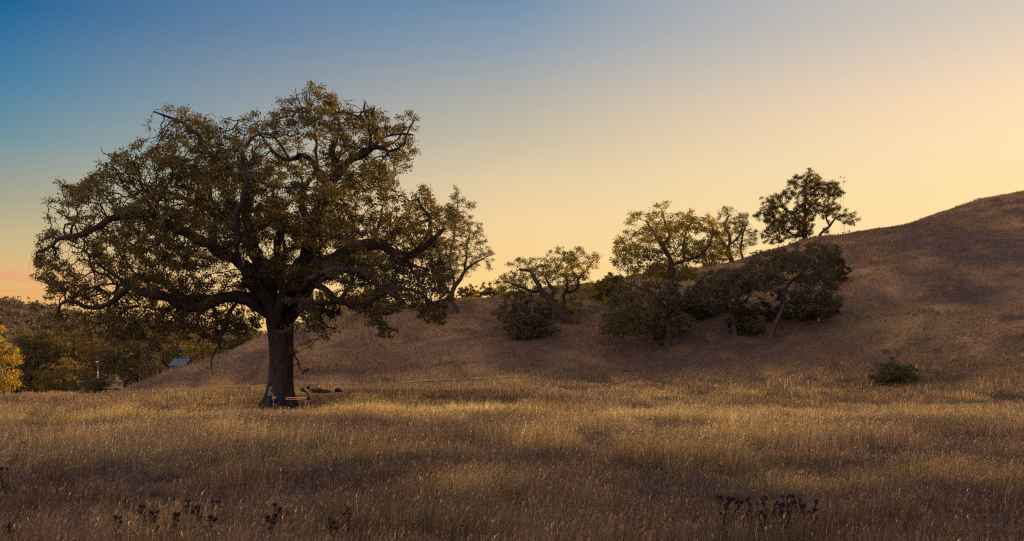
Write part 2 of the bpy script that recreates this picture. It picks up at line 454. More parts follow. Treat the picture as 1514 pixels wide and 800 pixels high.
def tubes(chains, pos, rad, sides_fn, flare=None):
    VV, QQ = [], []; off = 0
    for c in chains:
        P = pos[c]; rr = rad[c]
        if len(P) < 2: continue
        T = np.gradient(P, axis=0); T /= np.maximum(np.linalg.norm(T, axis=1), 1e-9)[:, None]
        k = sides_fn(rr.max())
        up = np.array([0, 0, 1.]) if abs(T[0][2]) < .9 else np.array([1., 0, 0])
        u = np.cross(T[0], up); u /= max(np.linalg.norm(u), 1e-9)
        ang = np.arange(k)/k*2*np.pi
        ca, sa = np.cos(ang), np.sin(ang)
        ring = []
        for i in range(len(P)):
            u = u-T[i]*np.dot(u, T[i]); u /= max(np.linalg.norm(u), 1e-9)
            v = np.cross(T[i], u)
            ri = rr[i]
            if k >= 8:
                mod = 1+.10*np.sin(ang*3+P[i][2]*.9)+.07*np.sin(ang*5-P[i][2]*1.7+1)+.05*np.sin(ang*9+P[i][2]*.5)
            else: mod = 1
            dirs = u[None]*ca[:, None]+v[None]*sa[:, None]
            if k >= 7:
                q_ = P[i]+dirs*ri; mod = mod*(1+.45*(noise3(q_*1.7, 61)-.5)+.3*(noise3(q_*4.5, 62)-.5))
            rg = P[i]+dirs*(ri*mod*np.ones(k))[:, None]
            ring.append(rg)
        ring.append(P[-1][None]+T[-1][None]*rr[-1]*.5)
        V = np.concatenate(ring)
        a = np.arange(len(P)-1)[:, None]*k; b = np.arange(k)[None]
        q = np.stack([a+b, a+(b+1) % k, a+k+(b+1) % k, a+k+b], -1).reshape(-1, 4)
        last = (len(P)-1)*k; tipi = len(P)*k
        t = np.stack([last+np.arange(k), last+(np.arange(k)+1) % k, np.full(k, tipi), np.full(k, tipi)], -1)[:, :3]
        VV.append(V); QQ.append((q+off, t+off)); off += len(V)
    V = np.concatenate(VV)
    return V, [np.concatenate([x[0] for x in QQ]), np.concatenate([x[1] for x in QQ])]
def chains_of(pos, par, rad, start):
    """split grown nodes (index >= start) into chains, thickest child continues"""
    n = len(pos); kids = [[] for _ in range(n)]
    for i in range(n):
        if par[i] >= 0: kids[par[i]].append(i)
    chains = []; stack = []
    for i in range(start, n):
        if par[i] < start: stack.append(i)
    while stack:
        i = stack.pop(); c = [par[i], i] if par[i] >= 0 else [i]
        while True:
            ks = kids[i]
            if not ks: break
            ks = sorted(ks, key=lambda k: -rad[k])
            for k in ks[1:]: stack.append(k)
            i = ks[0]; c.append(i)
        chains.append(np.array(c))
    return chains
def leaves(C, per, sig, size, r, squash=.75, tone_noise=1.5, ratio=.62):
    n = len(C)*per
    P = np.repeat(C, per, 0)+r.normal(0, 1, (n, 3))*np.array([sig, sig, sig*squash])
    a = r.normal(0, 1, (n, 3)); a /= np.linalg.norm(a, axis=1)[:, None]
    b = r.normal(0, 1, (n, 3)); b[:, 2] *= .6; b -= a*(a*b).sum(1)[:, None]; b /= np.linalg.norm(b, axis=1)[:, None]
    s = size*(.55+.9*r.random(n))[:, None]
    V = np.stack([P-a*s*.5, P+b*s*ratio*.5, P+a*s*.5, P-b*s*ratio*.5], 1).reshape(-1, 3)
    Q = np.arange(n)[:, None]*4+np.array([[0, 1, 2, 3]])
    t = np.clip(.25+.5*noise3(P/tone_noise, 3)+r.normal(0, .22, n), 0, 1)
    T = np.repeat(np.stack([t, t, t], -1), 4, 0)
    return V, [Q], T
def inside(poly, x, z):
    poly = np.asarray(poly, float); r_ = np.zeros(len(x), bool); j = len(poly)-1
    for i in range(len(poly)):
        xi, zi = poly[i]; xj, zj = poly[j]
        c = ((zi > z) != (zj > z)) & (x < (xj-xi)*(z-zi)/(zj-zi+1e-12)+xi)
        r_ ^= c; j = i
    return r_
def edge_dist(poly, x, z):
    poly = np.asarray(poly, float); d = np.full(len(x), 1e9)
    for i in range(len(poly)):
        a = poly[i-1]; b = poly[i]; ab = b-a
        t = np.clip(((x-a[0])*ab[0]+(z-a[1])*ab[1])/max((ab**2).sum(), 1e-9), 0, 1)
        d = np.minimum(d, np.hypot(x-a[0]-t*ab[0], z-a[1]-t*ab[1]))
    return d
def crown_points(poly_px, Y, n, dmax, r, lump=2.0, thr=.42, holes=(), floor=None, seed=0):
    """points filling a crown: outline as surveyed, rounded in depth"""
    s = F/Y; poly = np.asarray(poly_px, float)
    lo, hi = poly.min(0), poly.max(0)
    out = []; tot = 0
    while tot < n:
        m = n*3
        x = r.uniform(lo[0], hi[0], m); z = r.uniform(lo[1], hi[1], m)
        ok = inside(poly, x, z)
        for hx, hy, hr in holes: ok &= np.hypot(x-hx, z-hy) > hr
        x, z = x[ok], z[ok]
        e = edge_dist(poly, x, z)/s
        Rr = dmax
        d = np.where(e < Rr, np.sqrt(np.maximum(Rr**2-(Rr-e)**2, 0)), Rr)
        y = r.uniform(-1, 1, len(x)); keep = r.random(len(x)) < d/dmax*.9+.1
        y = np.sign(y)*np.abs(y)**.8*d
        P = np.stack([(x-CX)/s, Y+y, EYE+(HY-z)/s], -1)[keep]
        q = noise3(P/(lump*np.array([1.35, 1.35, .8])), 200+seed)*.65+noise3(P/(lump*.5*np.array([1.3, 1.3, .8])), 300+seed)*.35
        P = P[q > thr]
        out.append(P); tot += len(P)
    return np.concatenate(out)[:n]

# ------------------------------------------------------------------ the great oak
OY = 75.0
OAKPOLY = [(88,462),(92,445),(70,425),(73,400),(70,379),(89,365),(87,347),(113,337),(115,318),(104,312),(92,325),(75,332),(68,318),(59,305),(78,295),(85,283),(101,270),(115,272),(124,283),(141,281),(140,265),(155,256),(168,258),(160,240),(162,228),(180,221),(194,215),(222,216),(240,206),(262,203),(268,195),(250,185),(231,190),(229,172),(250,165),(271,158),(288,162),(309,178),(337,172),(365,165),(400,164),(415,172),(411,148),(432,150),(453,136),(485,134),(509,146),(520,158),(551,153),(557,172),(576,181),(597,180),(611,174),(611,200),(604,212),(627,235),(621,249),(600,256),(590,249),(588,270),(579,284),(597,281),(632,277),(648,291),(655,302),(668,320),(668,350),(658,375),(668,400),(672,430),(668,470),(650,480),(610,468),(590,475),(575,508),(560,480),(530,468),(500,470),(485,505),(462,505),(468,480),(440,455),(420,450),(398,455),(375,480),(365,512),(345,500),(330,485),(312,500),(300,515),(270,505),(240,498),(200,505),(150,500),(110,502),(88,480)]
OHOLES = [(342,410,15),(360,405,10),(500,432,22),(520,425,14),(476,440,12),(420,440,16),(385,300,12),(346,250,9),(420,300,9),(395,235,10),(600,225,9),(540,262,8),(575,232,8),(640,345,13),(625,330,7),(300,330,8),(230,395,8),(150,420,9),(250,470,7),(555,300,8),(290,420,12),(205,432,8),(360,335,8),(440,250,8),(130,350,8),(325,425,8), (215,270,7)]
def P3(px, py, dy, rpx): Y = OY; return (wx(px, Y), OY+dy, wz(py, Y), rpx/20.0)
zb = tz(wx(412, OY), OY)
TRUNK = [P3(412,610,0,23), P3(412,598,0,21.5), P3(413,580,0,18.5), P3(414,560,0,17.2), P3(415,530,0,17), P3(414,500,0,18), P3(413,478,0,20), P3(412,462,0,16)]
LIMBS = [
 ('low west', 6, [(405,468,-.3,8),(380,450,-1.5,8.6),(350,446,-2.5,8.6),(322,458,-3.4,8),(292,456,-3.8,7),(262,440,-4.6,6),(228,436,-5,4.6),(205,450,-4.6,3.8),(180,462,-5,3),(150,455,-5.6,2.2),(125,470,-5,1.3)]),
 ('second west', 6, [(402,462,.5,8),(385,445,1,8),(360,434,2,7),(330,430,2.6,6.5),(300,436,3,6),(270,433,3.2,6),(240,428,3.2,5.2),(215,412,3.3,4.5),(190,405,3.5,3.5),(160,412,4,2.6),(120,400,4,1.5)]),
 ('mid west', 6, [(402,455,-1,10),(388,430,-1.6,10),(366,398,-2.2,9),(345,384,-3,8),(318,364,-3.8,7),(290,348,-4.5,6.5),(258,332,-5,6),(225,340,-5.4,5.4),(208,345,-5.6,5),(180,365,-6,4),(150,372,-6,3),(115,385,-6,1.6)]),
 ('upper west', 6, [(405,455,1,11),(392,420,2,10),(375,385,3,9),(350,355,4,8),(330,335,5,7),(300,300,6,5.5),(278,296,6.5,5),(253,276,7,4),(215,262,7,3),(185,245,7,1.6)]),
 ('inner high', 6, [(408,455,-.5,11),(395,420,-.8,10),(382,385,-1,9),(377,350,-1.2,8),(376,320,-1.5,7),(376,280,-2,6),(352,264,-2,5),(330,240,-2.3,4),(310,215,-2.6,3),(285,190,-2.6,2),(255,176,-2.8,1.2)]),
 ('curled high', 6, [(408,450,3,8),(400,410,4,7),(395,365,4.5,6.5),(398,320,4.5,6),(380,295,4,5.5),(350,300,3.5,5),(325,300,3,4.5),(306,308,3,4),(285,300,3,3.5),(262,285,3,3),(232,280,3,2),(205,262,3,1.4)]),
 ('leader', 7, [(418,462,0,13),(432,430,0,12),(440,400,0,11),(452,370,.2,10),(460,338,.4,9),(470,305,.6,8),(488,278,.8,7),(495,258,1,6.5),(498,240,1,6),(488,214,1.1,5),(500,192,1.2,3.5),(495,165,1.4,2),(480,145,1.4,1.2)]),
 ('leader fork', -1, [(495,258,1,5.5),(515,240,0,5),(535,228,-.6,4.4),(555,219,-1,4),(555,200,-1,3.4),(548,178,-1.2,2.2),(545,160,-1.2,1.2)]),
 ('leader east', -1, [(535,228,-.6,3.5),(560,222,-1.4,3.2),(585,225,-1.6,2.4),(603,215,-1.6,1.8),(612,190,-1.6,1.2)]),
 ('leader west', -1, [(488,278,.8,5),(470,255,1.8,4.6),(455,230,2.4,4),(430,217,3,3.5),(410,222,3.4,3),(385,205,3.6,2.4),(365,182,3.6,1.4)]),
 ('back high', 6, [(425,445,4,9),(440,400,5.5,8.5),(446,355,6.5,7.5),(430,320,7,6.5),(425,280,7,5.5),(430,240,7,4.5),(440,205,7,3),(435,170,7,1.6)]),
 ('east big', 7, [(424,455,-1,12),(446,425,-1.6,11),(469,403,-2.2,10),(495,395,-2.8,9),(515,384,-3.2,8.6),(545,371,-3.6,8),(568,369,-3.8,7),(592,382,-4,6.2),(625,379,-4,5.4),(645,366,-4,4),(665,352,-4,2.6)]),
 ('east back', 7, [(424,450,2,10),(450,415,3.5,9),(485,375,5,8),(520,350,6,7),(555,325,7,5.6),(590,310,7.5,4),(620,300,7.5,2.4),(640,295,7.5,1.3)]),
 ('east drooping', 7, [(430,435,-2.5,6),(462,424,-3.5,5.4),(495,437,-4.5,5),(520,455,-5.5,4.8),(545,466,-6,4.2),(570,448,-6.5,3.6),(600,440,-7,3),(640,450,-7,2),(662,462,-7,1.2)]),
 ('low east', 6, [(424,455,-2.5,6),(442,450,-3.6,5.5),(462,453,-4.5,5),(482,462,-5.5,4.2),(495,482,-6,2.8),(510,492,-6,1.5)]),
 ('low east front', -1, [(462,453,-4.5,3.5),(470,470,-5.4,2.6),(478,488,-6,2.2),(482,502,-6.4,1.2)]),
 ('east outer', -1, [(625,379,-4,4),(637,360,-3,3.8),(640,340,-2.4,3.2),(636,318,-2,2.4),(622,296,-1.8,1.4)]),
 ('low centre east', 7, [(432,440,-3,5),(465,432,-5,4.6),(510,420,-8,4.2),(550,418,-9,4.6),(580,432,-9.5,3.6),(612,458,-10,2.6),(575,480,-10,1.6)]),
 ('front', 6, [(410,452,-2.5,6),(398,425,-4.5,5.5),(388,395,-7,5),(400,355,-9,4.4),(420,320,-10,4.5),(410,285,-10,3),(425,255,-9.6,1.8)]),
 ('rear', 6, [(414,448,3.5,9),(430,415,6,8),(415,380,8.5,7),(430,345,10,5.5),(410,310,10.5,4),(425,275,10.5,2.2)]),
 ('dangling', -1, [(360,452,-2,2.6),(352,470,-2.6,3),(352,492,-3,3.2),(346,512,-3.2,3.4),(345,522,-3.2,3),(337,520,-3.2,1.6),(333,530,-3.3,1.2),(328,543,-3.3,1),(331,556,-3.3,.7)]),
 ('stub', -1, [(330,452,-3,2.6),(337,465,-3,2.4),(338,478,-3.1,1.8)]),
 ('trunk sprig', -1, [(428,520,-.6,2),(440,525,-1.4,1.6),(448,535,-1.8,1.2),(452,548,-2,.8)]),
]
def build_oak():
    r = np.random.default_rng(3)
    root = empty('oak_tree', (wx(412, OY), OY, zb))
    tag(root, 'huge spreading oak with thick twisted limbs, people at the foot of its trunk', 'tree')
    step = .42
    tp = catmull(TRUNK, .3)
    # flared foot as mesh of its own ring shape
    k = 40; ang = np.arange(k)/k*2*np.pi; ring = []
    for p in tp:
        h = p[2]-zb
        fl = np.exp(-max(h, 0)/.75)
        mod = 1+.05*np.sin(ang*3+.6+h*.12)+.05*np.sin(ang*5+1.5-h*.2)+.035*np.sin(ang*9+h*.5)+.02*np.sin(ang*17+h)
        lobes = .5+.5*np.cos(ang*5+.7+.6*np.sin(ang*2))
        rr = p[3]*mod+fl*(.10+.48*lobes**2)
        ring.append(np.stack([p[0]+rr*np.cos(ang), p[1]+rr*np.sin(ang), np.full(k, p[2])], -1))
    V = np.concatenate(ring); m = len(tp)
    a = np.arange(m-1)[:, None]*k; b = np.arange(k)[None]
    q = np.stack([a+b, a+(b+1) % k, a+k+(b+1) % k, a+k+b], -1).reshape(-1, 4)
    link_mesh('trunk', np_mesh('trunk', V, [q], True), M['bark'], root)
    seeds = [(tp[:, :3], -1)]; rads = [tp[:, 3]]; n = len(tp); allp = [tp[:, :3]]
    segs = []
    for name, at, pts in LIMBS:
        if at >= 0 and name not in ('low west',): pts = [(pts[0][0]*.5+413*.5, pts[0][1]+26, pts[0][2]*.5, pts[0][3]*1.1)]+pts
        Pm = catmull([P3(a, b, c, d*.92) for a, b, c, d in pts], step)
        # crooked habit
        m = len(Pm); wob = np.stack([n2(np.arange(m)*.42, np.full(m, c_*9.1+n), 1.25, 500, 3)-.5 for c_ in range(3)], -1)*1.05*np.minimum(1, np.arange(m)/6)[:, None]
        Pm[:, :3] += wob
        cur = np.concatenate(allp)
        ai = int(np.linalg.norm(cur-Pm[0, :3], axis=1).argmin())
        seeds.append((Pm[:, :3], ai)); rads.append(Pm[:, 3]); allp.append(Pm[:, :3])
        segs.append((n, n+m, ai)); n += m
    # crooked secondary limbs that curl up and outwards from the main ones
    base_segs = list(segs); cen = np.array([wx(400, OY), OY, wz(400, OY)])
    for k in range(46):
        s0, s1, _ = base_segs[r.integers(0, len(base_segs)-3)]
        if s1-s0 < 14: continue
        i = int(s0+(s1-s0)*r.uniform(.22, .85)); cur = np.concatenate(allp); p = cur[i].copy(); R0 = np.concatenate(rads)[i]*r.uniform(.42, .62)
        if R0 < .07: continue
        tang = cur[i+1]-cur[i-1]; tang /= np.linalg.norm(tang)
        d = r.normal(0, 1, 3); d -= tang*np.dot(d, tang); d /= np.linalg.norm(d)
        d = d*.8+tang*.5+np.array([0, 0, r.uniform(-.1, .9)])+.4*(p-cen)/np.linalg.norm(p-cen); d /= np.linalg.norm(d)
        L_ = int(r.uniform(9, 20)); P_ = []; bend = r.normal(0, .25, 3)
        for q in range(L_):
            P_.append([*p, max(R0*(1-q/L_*.92), .02)])
            if q % 4 == 3: bend = r.normal(0, .38, 3)
            d = d+bend*.55+np.array([0, 0, .05]); d /= np.linalg.norm(d); p = p+d*step
        P_ = np.array(P_); zx = CX+P_[:, 0]/OY*F; zy = HY-(P_[:, 2]-EYE)/OY*F
        ok = inside(np.array(OAKPOLY, float), zx, zy); m = int(np.argmin(ok)) if not ok.all() else len(ok)
        if m < 5: continue
        P_ = P_[:m]; seeds.append((P_[1:, :3], i)); rads.append(P_[1:, 3]); allp.append(P_[1:, :3]); segs.append((n, n+m-1, i)); n += m-1
    att = crown_points(OAKPOLY, OY, 18000, 11.5, r, 2.3, .515, OHOLES, seed=1)
    # draped sprays: low twigs under the crown and at the trunk
    extra = []
    for cx_, cy_, rx_, ry_, dy, cnt in [(150,475,60,22,-2,200),(230,478,50,20,-3,140),(300,490,22,18,-2,60),(440,530,10,16,-2,30),(455,545,8,8,-2.5,14),(372,500,8,14,-3,20),(600,455,60,20,-7,160),(575,490,14,18,-7,40),(475,495,16,10,-6,40),(650,440,25,40,-4,120)]:
        g_ = r.normal(0, .5, (cnt, 2))
        extra.append(np.stack([wx(cx_+g_[:, 0]*rx_, OY), OY+dy+r.normal(0, 1.6 if rx_ > 15 else .5, cnt), wz(cy_+g_[:, 1]*ry_, OY)], -1))
    for (s0, s1, _) in segs:                     # leafy ends on every limb
        c_ = np.concatenate(allp)[s0+int((s1-s0)*.55):s1]
        if len(c_) < 2: continue
        q_ = c_[r.integers(0, len(c_), 46)]+r.normal(0, .75, (46, 3))*np.array([1, 1, .75]); zx = CX+q_[:, 0]/OY*F; zy = HY-(q_[:, 2]-EYE)/OY*F
        extra.append(q_[inside(np.array(OAKPOLY, float), zx, zy)])
    att = np.concatenate([att]+extra)
    pos, par, ns = grow(seeds, att, step*.88, 6, .50, 120, r, .38, 80000)
    rad, ch = pipe(pos, par, .020, 2.04)
    man = np.concatenate(rads); rad[:ns] = np.maximum(man, np.minimum(rad[:ns], man*1.15))
    # limbs as parts
    for (s0, s1, ai) in segs:
        c = [ai]+list(range(s0, s1)); rr = rad.copy(); rr[ai] = rad[s0]*1.05
        V, q = tubes([np.array(c)], pos, rr, lambda x: 12)
        link_mesh('limb', np_mesh('limb', V, q, True), M['bark'], root)
    chs = chains_of(pos, par, rad, ns)
    rr = rad.copy()
    # chains start inside a thick parent: taper first ring
    V, q = [], []
    big = []
    pos2 = pos; cc = []
    extra_r = []
    rr_list = rad
    chains2 = []
    rad2 = list(rad); posl = list(pos)
    for c in chs:
        if rad[c[0]] > rad[c[1]]*1.5:
            posl.append(pos[c[0]]); rad2.append(rad[c[1]]*1.25); c = c.copy(); c[0] = len(posl)-1
        chains2.append(c)
    posl = np.array(posl); rad2 = np.array(rad2)
    V, q = tubes(chains2, posl, rad2, lambda x: 7 if x > .12 else (5 if x > .05 else 3))
    link_mesh('branches', np_mesh('branches', V, q, True), M['bark'], root)
    fine = np.where((rad < .06) & (np.arange(len(pos)) >= ns))[0]
    print('oak nodes', len(pos), 'fine', len(fine))
    w = noise3(pos[fine]/np.array([1.9, 1.9, 1.2]), 77)*.62+.38*noise3(pos[fine]/.6, 78)
    term = ch[fine] == 0
    tips = fine[term & (w > .445)]; mids = fine[~term & (w > .53)]
    V1, f1, T1 = leaves(pos[tips], 66, .19, .155, r, squash=.72, tone_noise=.6)
    V2, f2, T2 = leaves(pos[mids], 18, .18, .15, r, squash=.7, tone_noise=.9)
    print('tips', len(tips), 'mids', len(mids))
    V = np.concatenate([V1, V2]); T = np.concatenate([T1, T2]); f = [np.concatenate([f1[0], f2[0]+len(V1)])]
    print('oak leaves', len(V)//4)
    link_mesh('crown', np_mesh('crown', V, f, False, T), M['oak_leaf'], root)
    # mistletoe ball is on the neighbour tree
    return root
build_oak()

def seg_tree(name, label, cat, Y, base_px, trunks, poly, natt, dmax, leafmat, barkmat='bark_dark', step=.5, leaf=.2, per=9, sig=.3, thr=.45, lump=1.8, holes=(), group=None, seed=1, finer=.05, infl=9, kill=.8, bz=None, keep=.3, tipr=.018, parts=('trunk', 'branches', 'crown')):
    """a tree surveyed in the picture, standing at distance Y"""
    r = np.random.default_rng(seed); natt = int(natt*1.7); thr += .035; kill *= .78; step *= .88; per = int(per*2.6); finer *= 1.2
    bx = wx(base_px[0], Y); bzz = bz if bz is not None else tz(bx, Y)
    root = empty(name, (bx, Y, bzz)); tag(root, label, cat, group)
    s = Y/F
    seeds, rads, allp, segs = [], [], [], []; n = 0
    for ti, pts in enumerate(trunks):
        P = [(wx(a, Y), Y+c, wz(b, Y), d*s) for a, b, c, d in pts]
        if ti == 0: P[0] = (P[0][0], P[0][1], min(P[0][2], bzz-.25), P[0][3]*1.5)
        Pm = catmull(P, step); m = len(Pm)
        Pm[:, :3] += np.stack([n2(np.arange(m)*step, np.full(m, c_*7.3+n+seed), 1.8, 600, 2)-.5 for c_ in range(3)], -1)*.4*np.minimum(1, np.arange(m)/4)[:, None]
        Pm[:, 3] = np.maximum(Pm[:, 3], .02)
        ai = -1
        if ti: ai = int(np.linalg.norm(np.concatenate(allp)-Pm[0, :3], axis=1).argmin())
        seeds.append((Pm[:, :3], ai)); rads.append(Pm[:, 3]); allp.append(Pm[:, :3]); segs.append((n, n+m, ai)); n += m
    polys = poly if isinstance(poly[0][0], (list, tuple)) else [poly]
    att = np.concatenate([crown_points(pl, Y, int(natt*(1 if len(polys) == 1 else 1/len(polys))), dmax, r, lump, thr, holes, seed=seed) for pl in polys])
    for (s0, s1, _) in segs[1:]:
        c_ = np.concatenate(allp)[s0+int((s1-s0)*.5):s1]
        if len(c_) > 1: att = np.concatenate([att, c_[r.integers(0, len(c_), 30)]+r.normal(0, .85, (30, 3))])
    pos, par, ns = grow(seeds, att, step, infl, kill, 70, r, .28, 30000)
    rad, ch = pipe(pos, par, tipr, 2.3)
    man = np.concatenate(rads); rad[:ns] = man
    chs = [np.array(([ai] if ai >= 0 else [])+list(range(a, b))) for a, b, ai in segs]
    rr = rad.copy()
    V, q = tubes(chs[:1], pos, rr, lambda x: 10); link_mesh(parts[0], np_mesh(parts[0], V, q, True), M[barkmat], root)
    cl = chains_of(pos, par, rad, ns)
    posl = list(pos); radl = list(rad); c2 = []
    for c in [x.copy() for x in chs[1:]]+cl:
        if radl[c[0]] > radl[c[1]]*1.4:
            posl.append(pos[c[0]]); radl.append(radl[c[1]]*1.2); c = c.copy(); c[0] = len(posl)-1
        c2.append(c)
    if c2:
        V, q = tubes(c2, np.array(posl), np.array(radl), lambda x: 6 if x > .1 else 3)
        link_mesh(parts[1], np_mesh(parts[1], V, q, True), M[barkmat], root)
    fine = np.where((rad < finer) & (np.arange(len(pos)) >= ns))[0]
    w = noise3(pos[fine]/1.4, 77+seed)*.7+.3*noise3(pos[fine]/.6, 78+seed); fine = fine[w > keep+.165]
    tm = ch[fine] == 0
    V1, f1, T1 = leaves(pos[fine[tm]], int(per*2.5), sig*.75, leaf*.88, r, tone_noise=.8)
    V2, f2, T2 = leaves(pos[fine[~tm]], max(2, int(per*.65)), sig*.7, leaf*.88, r, tone_noise=.8)
    V = np.concatenate([V1, V2]); T = np.concatenate([T1, T2]); f = [np.concatenate([f1[0], f2[0]+len(V1)])]
    link_mesh(parts[2], np_mesh(parts[2], V, f, False, T), M[leafmat], root)
    print(name, len(pos), len(V)//4)
    return root

# neighbour tree with mistletoe, at the foot of the slope right of the oak
xh, yh, zh = hit(672, 462)
print('neigh', xh, yh, zh)
t2 = seg_tree('oak_tree', 'slender airy oak with a mistletoe ball, on the slope just beyond the huge oak', 'tree', yh, (672, 462),
  [[(672,464,0,5),(671,450,0,4),(668,436,0,3.6),(672,425,0,3.2),(680,412,.5,2.8),(686,400,1,2.2),(700,388,1.5,1.6),(715,380,2,1)],
   [(668,436,0,2.6),(658,425,-.5,2.2),(648,410,-1,1.8),(640,392,-1.5,1.2)], [(672,425,0,2.2),(668,405,1,2),(664,385,1.5,1.6),(668,360,1.5,1.5),(672,335,1.5,1.2),(676,300,1.5,.9)],
   [(686,400,1,1.6),(690,375,0,1.4),(695,350,-1,1)]],
  [(634,395),(640,360),(652,345),(655,320),(660,300),(674,274),(684,295),(707,300),(695,316),(708,325),(716,335),(718,350),(730,372),(731,392),(722,405),(716,388),(705,400),(690,415),(676,420),(660,430),(645,425)],
  2400, 5.0, 'oak_leaf', step=.45, leaf=.19, per=9, sig=.28, thr=.42, seed=21, finer=.05, kill=.75)
r_ = np.random.default_rng(8)
C = np.array([[wx(667, yh), yh+.5, wz(318, yh)]])
d_ = r_.normal(0, 1, (260, 3)); d_ /= np.linalg.norm(d_, axis=1)[:, None]
V, f, T = leaves(C+d_*np.array([.9, .9, 1.7])*r_.random((260, 1))**.5, 10, .14, .16, r_)
link_mesh('mistletoe_clump', np_mesh('mistletoe_clump', V, f, False, T), M['dark_leaf'], t2)

# leaning oak
xh, yh, zh = hit(850, 479)
print('lean', xh, yh)
seg_tree('oak_tree', 'oak leaning far over on the hill saddle, its dark trunk bent low', 'tree', yh, (852, 480),
  [[(853,482,0,7),(835,470,0,6),(820,452,0,5.5),(808,438,0,4.5),(798,428,0,4),(792,412,.5,3),(785,400,1,2.4),(770,398,1.4,1.6)],
   [(812,444,0,4),(818,432,-.6,3.2),(812,425,-.8,2.4),(806,412,-1,1.6)], [(798,430,0,3),(785,433,-1,2.6),(775,428,-1.4,2),(755,420,-2,1.2)],
   [(838,470,1,3),(835,440,2,2.6),(840,424,2.4,2.4),(838,405,2.6,1.8)], [(845,430,2.4,2.6),(857,422,2.4,2.2),(857,410,2.4,1.8),(850,398,2.4,1.2)], [(857,408,2.4,1.5),(870,396,2.4,1.2),(880,380,2.4,.8)]],
  [[(731,425),(731,410),(745,403),(750,388),(762,381),(795,381),(806,378),(808,370),(832,362),(842,372),(855,362),(868,372),(880,372),(889,378),(878,392),(866,402),(868,414),(855,425),(828,428),(800,425),(775,432),(752,440),(735,442)]],
  1700, 5.0, 'hill_leaf', step=.45, leaf=.22, per=8, sig=.3, thr=.42, seed=31, finer=.06, kill=.8)

# shrubs on the slope
def bush(name, label, cx, cy, rx, ry, Y=None, n=500, mat='dark_leaf', leaf=.22, seed=1, group=None):
    '''a many-stemmed ragged shrub'''
    r = np.random.default_rng(seed+4000)
    if Y is None: _, Y, _ = hit(cx, cy+ry*.8)
    k = 26; pol = []; ph = r.uniform(0, 6.28, 4)
    for q in range(k):
        a = q/k*2*np.pi
        rad_ = .86+.16*math.sin(2*a+ph[0])+.12*math.sin(5*a+ph[1])+.09*math.sin(9*a+ph[2])+r.uniform(-.08, .08)
        pol.append((cx+rx*math.cos(a)*rad_*1.1, cy-ry*math.sin(a)*rad_ if math.sin(a) > 0 else cy-ry*math.sin(a)*.9))
    base = (cx, cy+ry*.95); st = [[(cx, cy+ry, 0, 1.3), (cx+r.normal(0, rx*.1), cy+ry*.4, 0, 1.0), (cx+r.normal(0, rx*.3), cy+ry*.1, 0, .6)]]
    for q in range(5):
        x1 = cx+rx*r.uniform(-.7, .7); yy = r.uniform(-.5, .5)*rx*Y/F
        st.append([(cx+r.normal(0, rx*.08), cy+ry*.95, yy*.1, 1.0), ((cx+x1)/2, cy+ry*.3, yy*.5, .8), (x1, cy+ry*r.uniform(-.15, .4), yy, .5)])
    small = rx*Y/F
    stp = .42 if small > 3 else .28
    return seg_tree(name, label, 'shrub', Y, base, st, [pol], int(n*.95), max(rx*Y/F*.8, 1.0), mat, 'bark_dark', step=stp, leaf=leaf, per=8, sig=.26 if small > 3 else .17, thr=.37, lump=1.1, seed=seed+400, finer=.2, kill=.75 if small > 3 else .40, keep=.27, tipr=.01, parts=('stem', 'twigs', 'foliage'))
bush('shrub', 'dark scrub filling the slope under the leaning oak', 778, 470, 52, 40, n=1300, seed=2, leaf=.25)
bush('shrub', 'bushy scrub between the leaning oak and the tall hillside oak', 866, 442, 44, 30, n=800, seed=3, mat='hill_leaf', leaf=.25, Y=158)
bush('shrub', 'low rounded shrub alone on open grass at the foot of the hill slope', 1325, 556, 40, 17, n=1500, seed=4, leaf=.15, mat='green_leaf')
bush('shrub', 'dense dark shrub at the tip of the slope in front of the white pole', 140, 573, 24, 14, n=1500, seed=5, leaf=.16, Y=116, mat='green_leaf')
bush('shrub', 'small bush on the saddle skyline just right of the slender airy oak', 692, 432, 14, 12, Y=190, n=150, seed=6, mat='hill_leaf', leaf=.28)
bush('shrub', 'small bush on the saddle skyline just left of the leaning oak', 730, 434, 18, 10, Y=190, n=150, seed=7, mat='hill_leaf', leaf=.28)

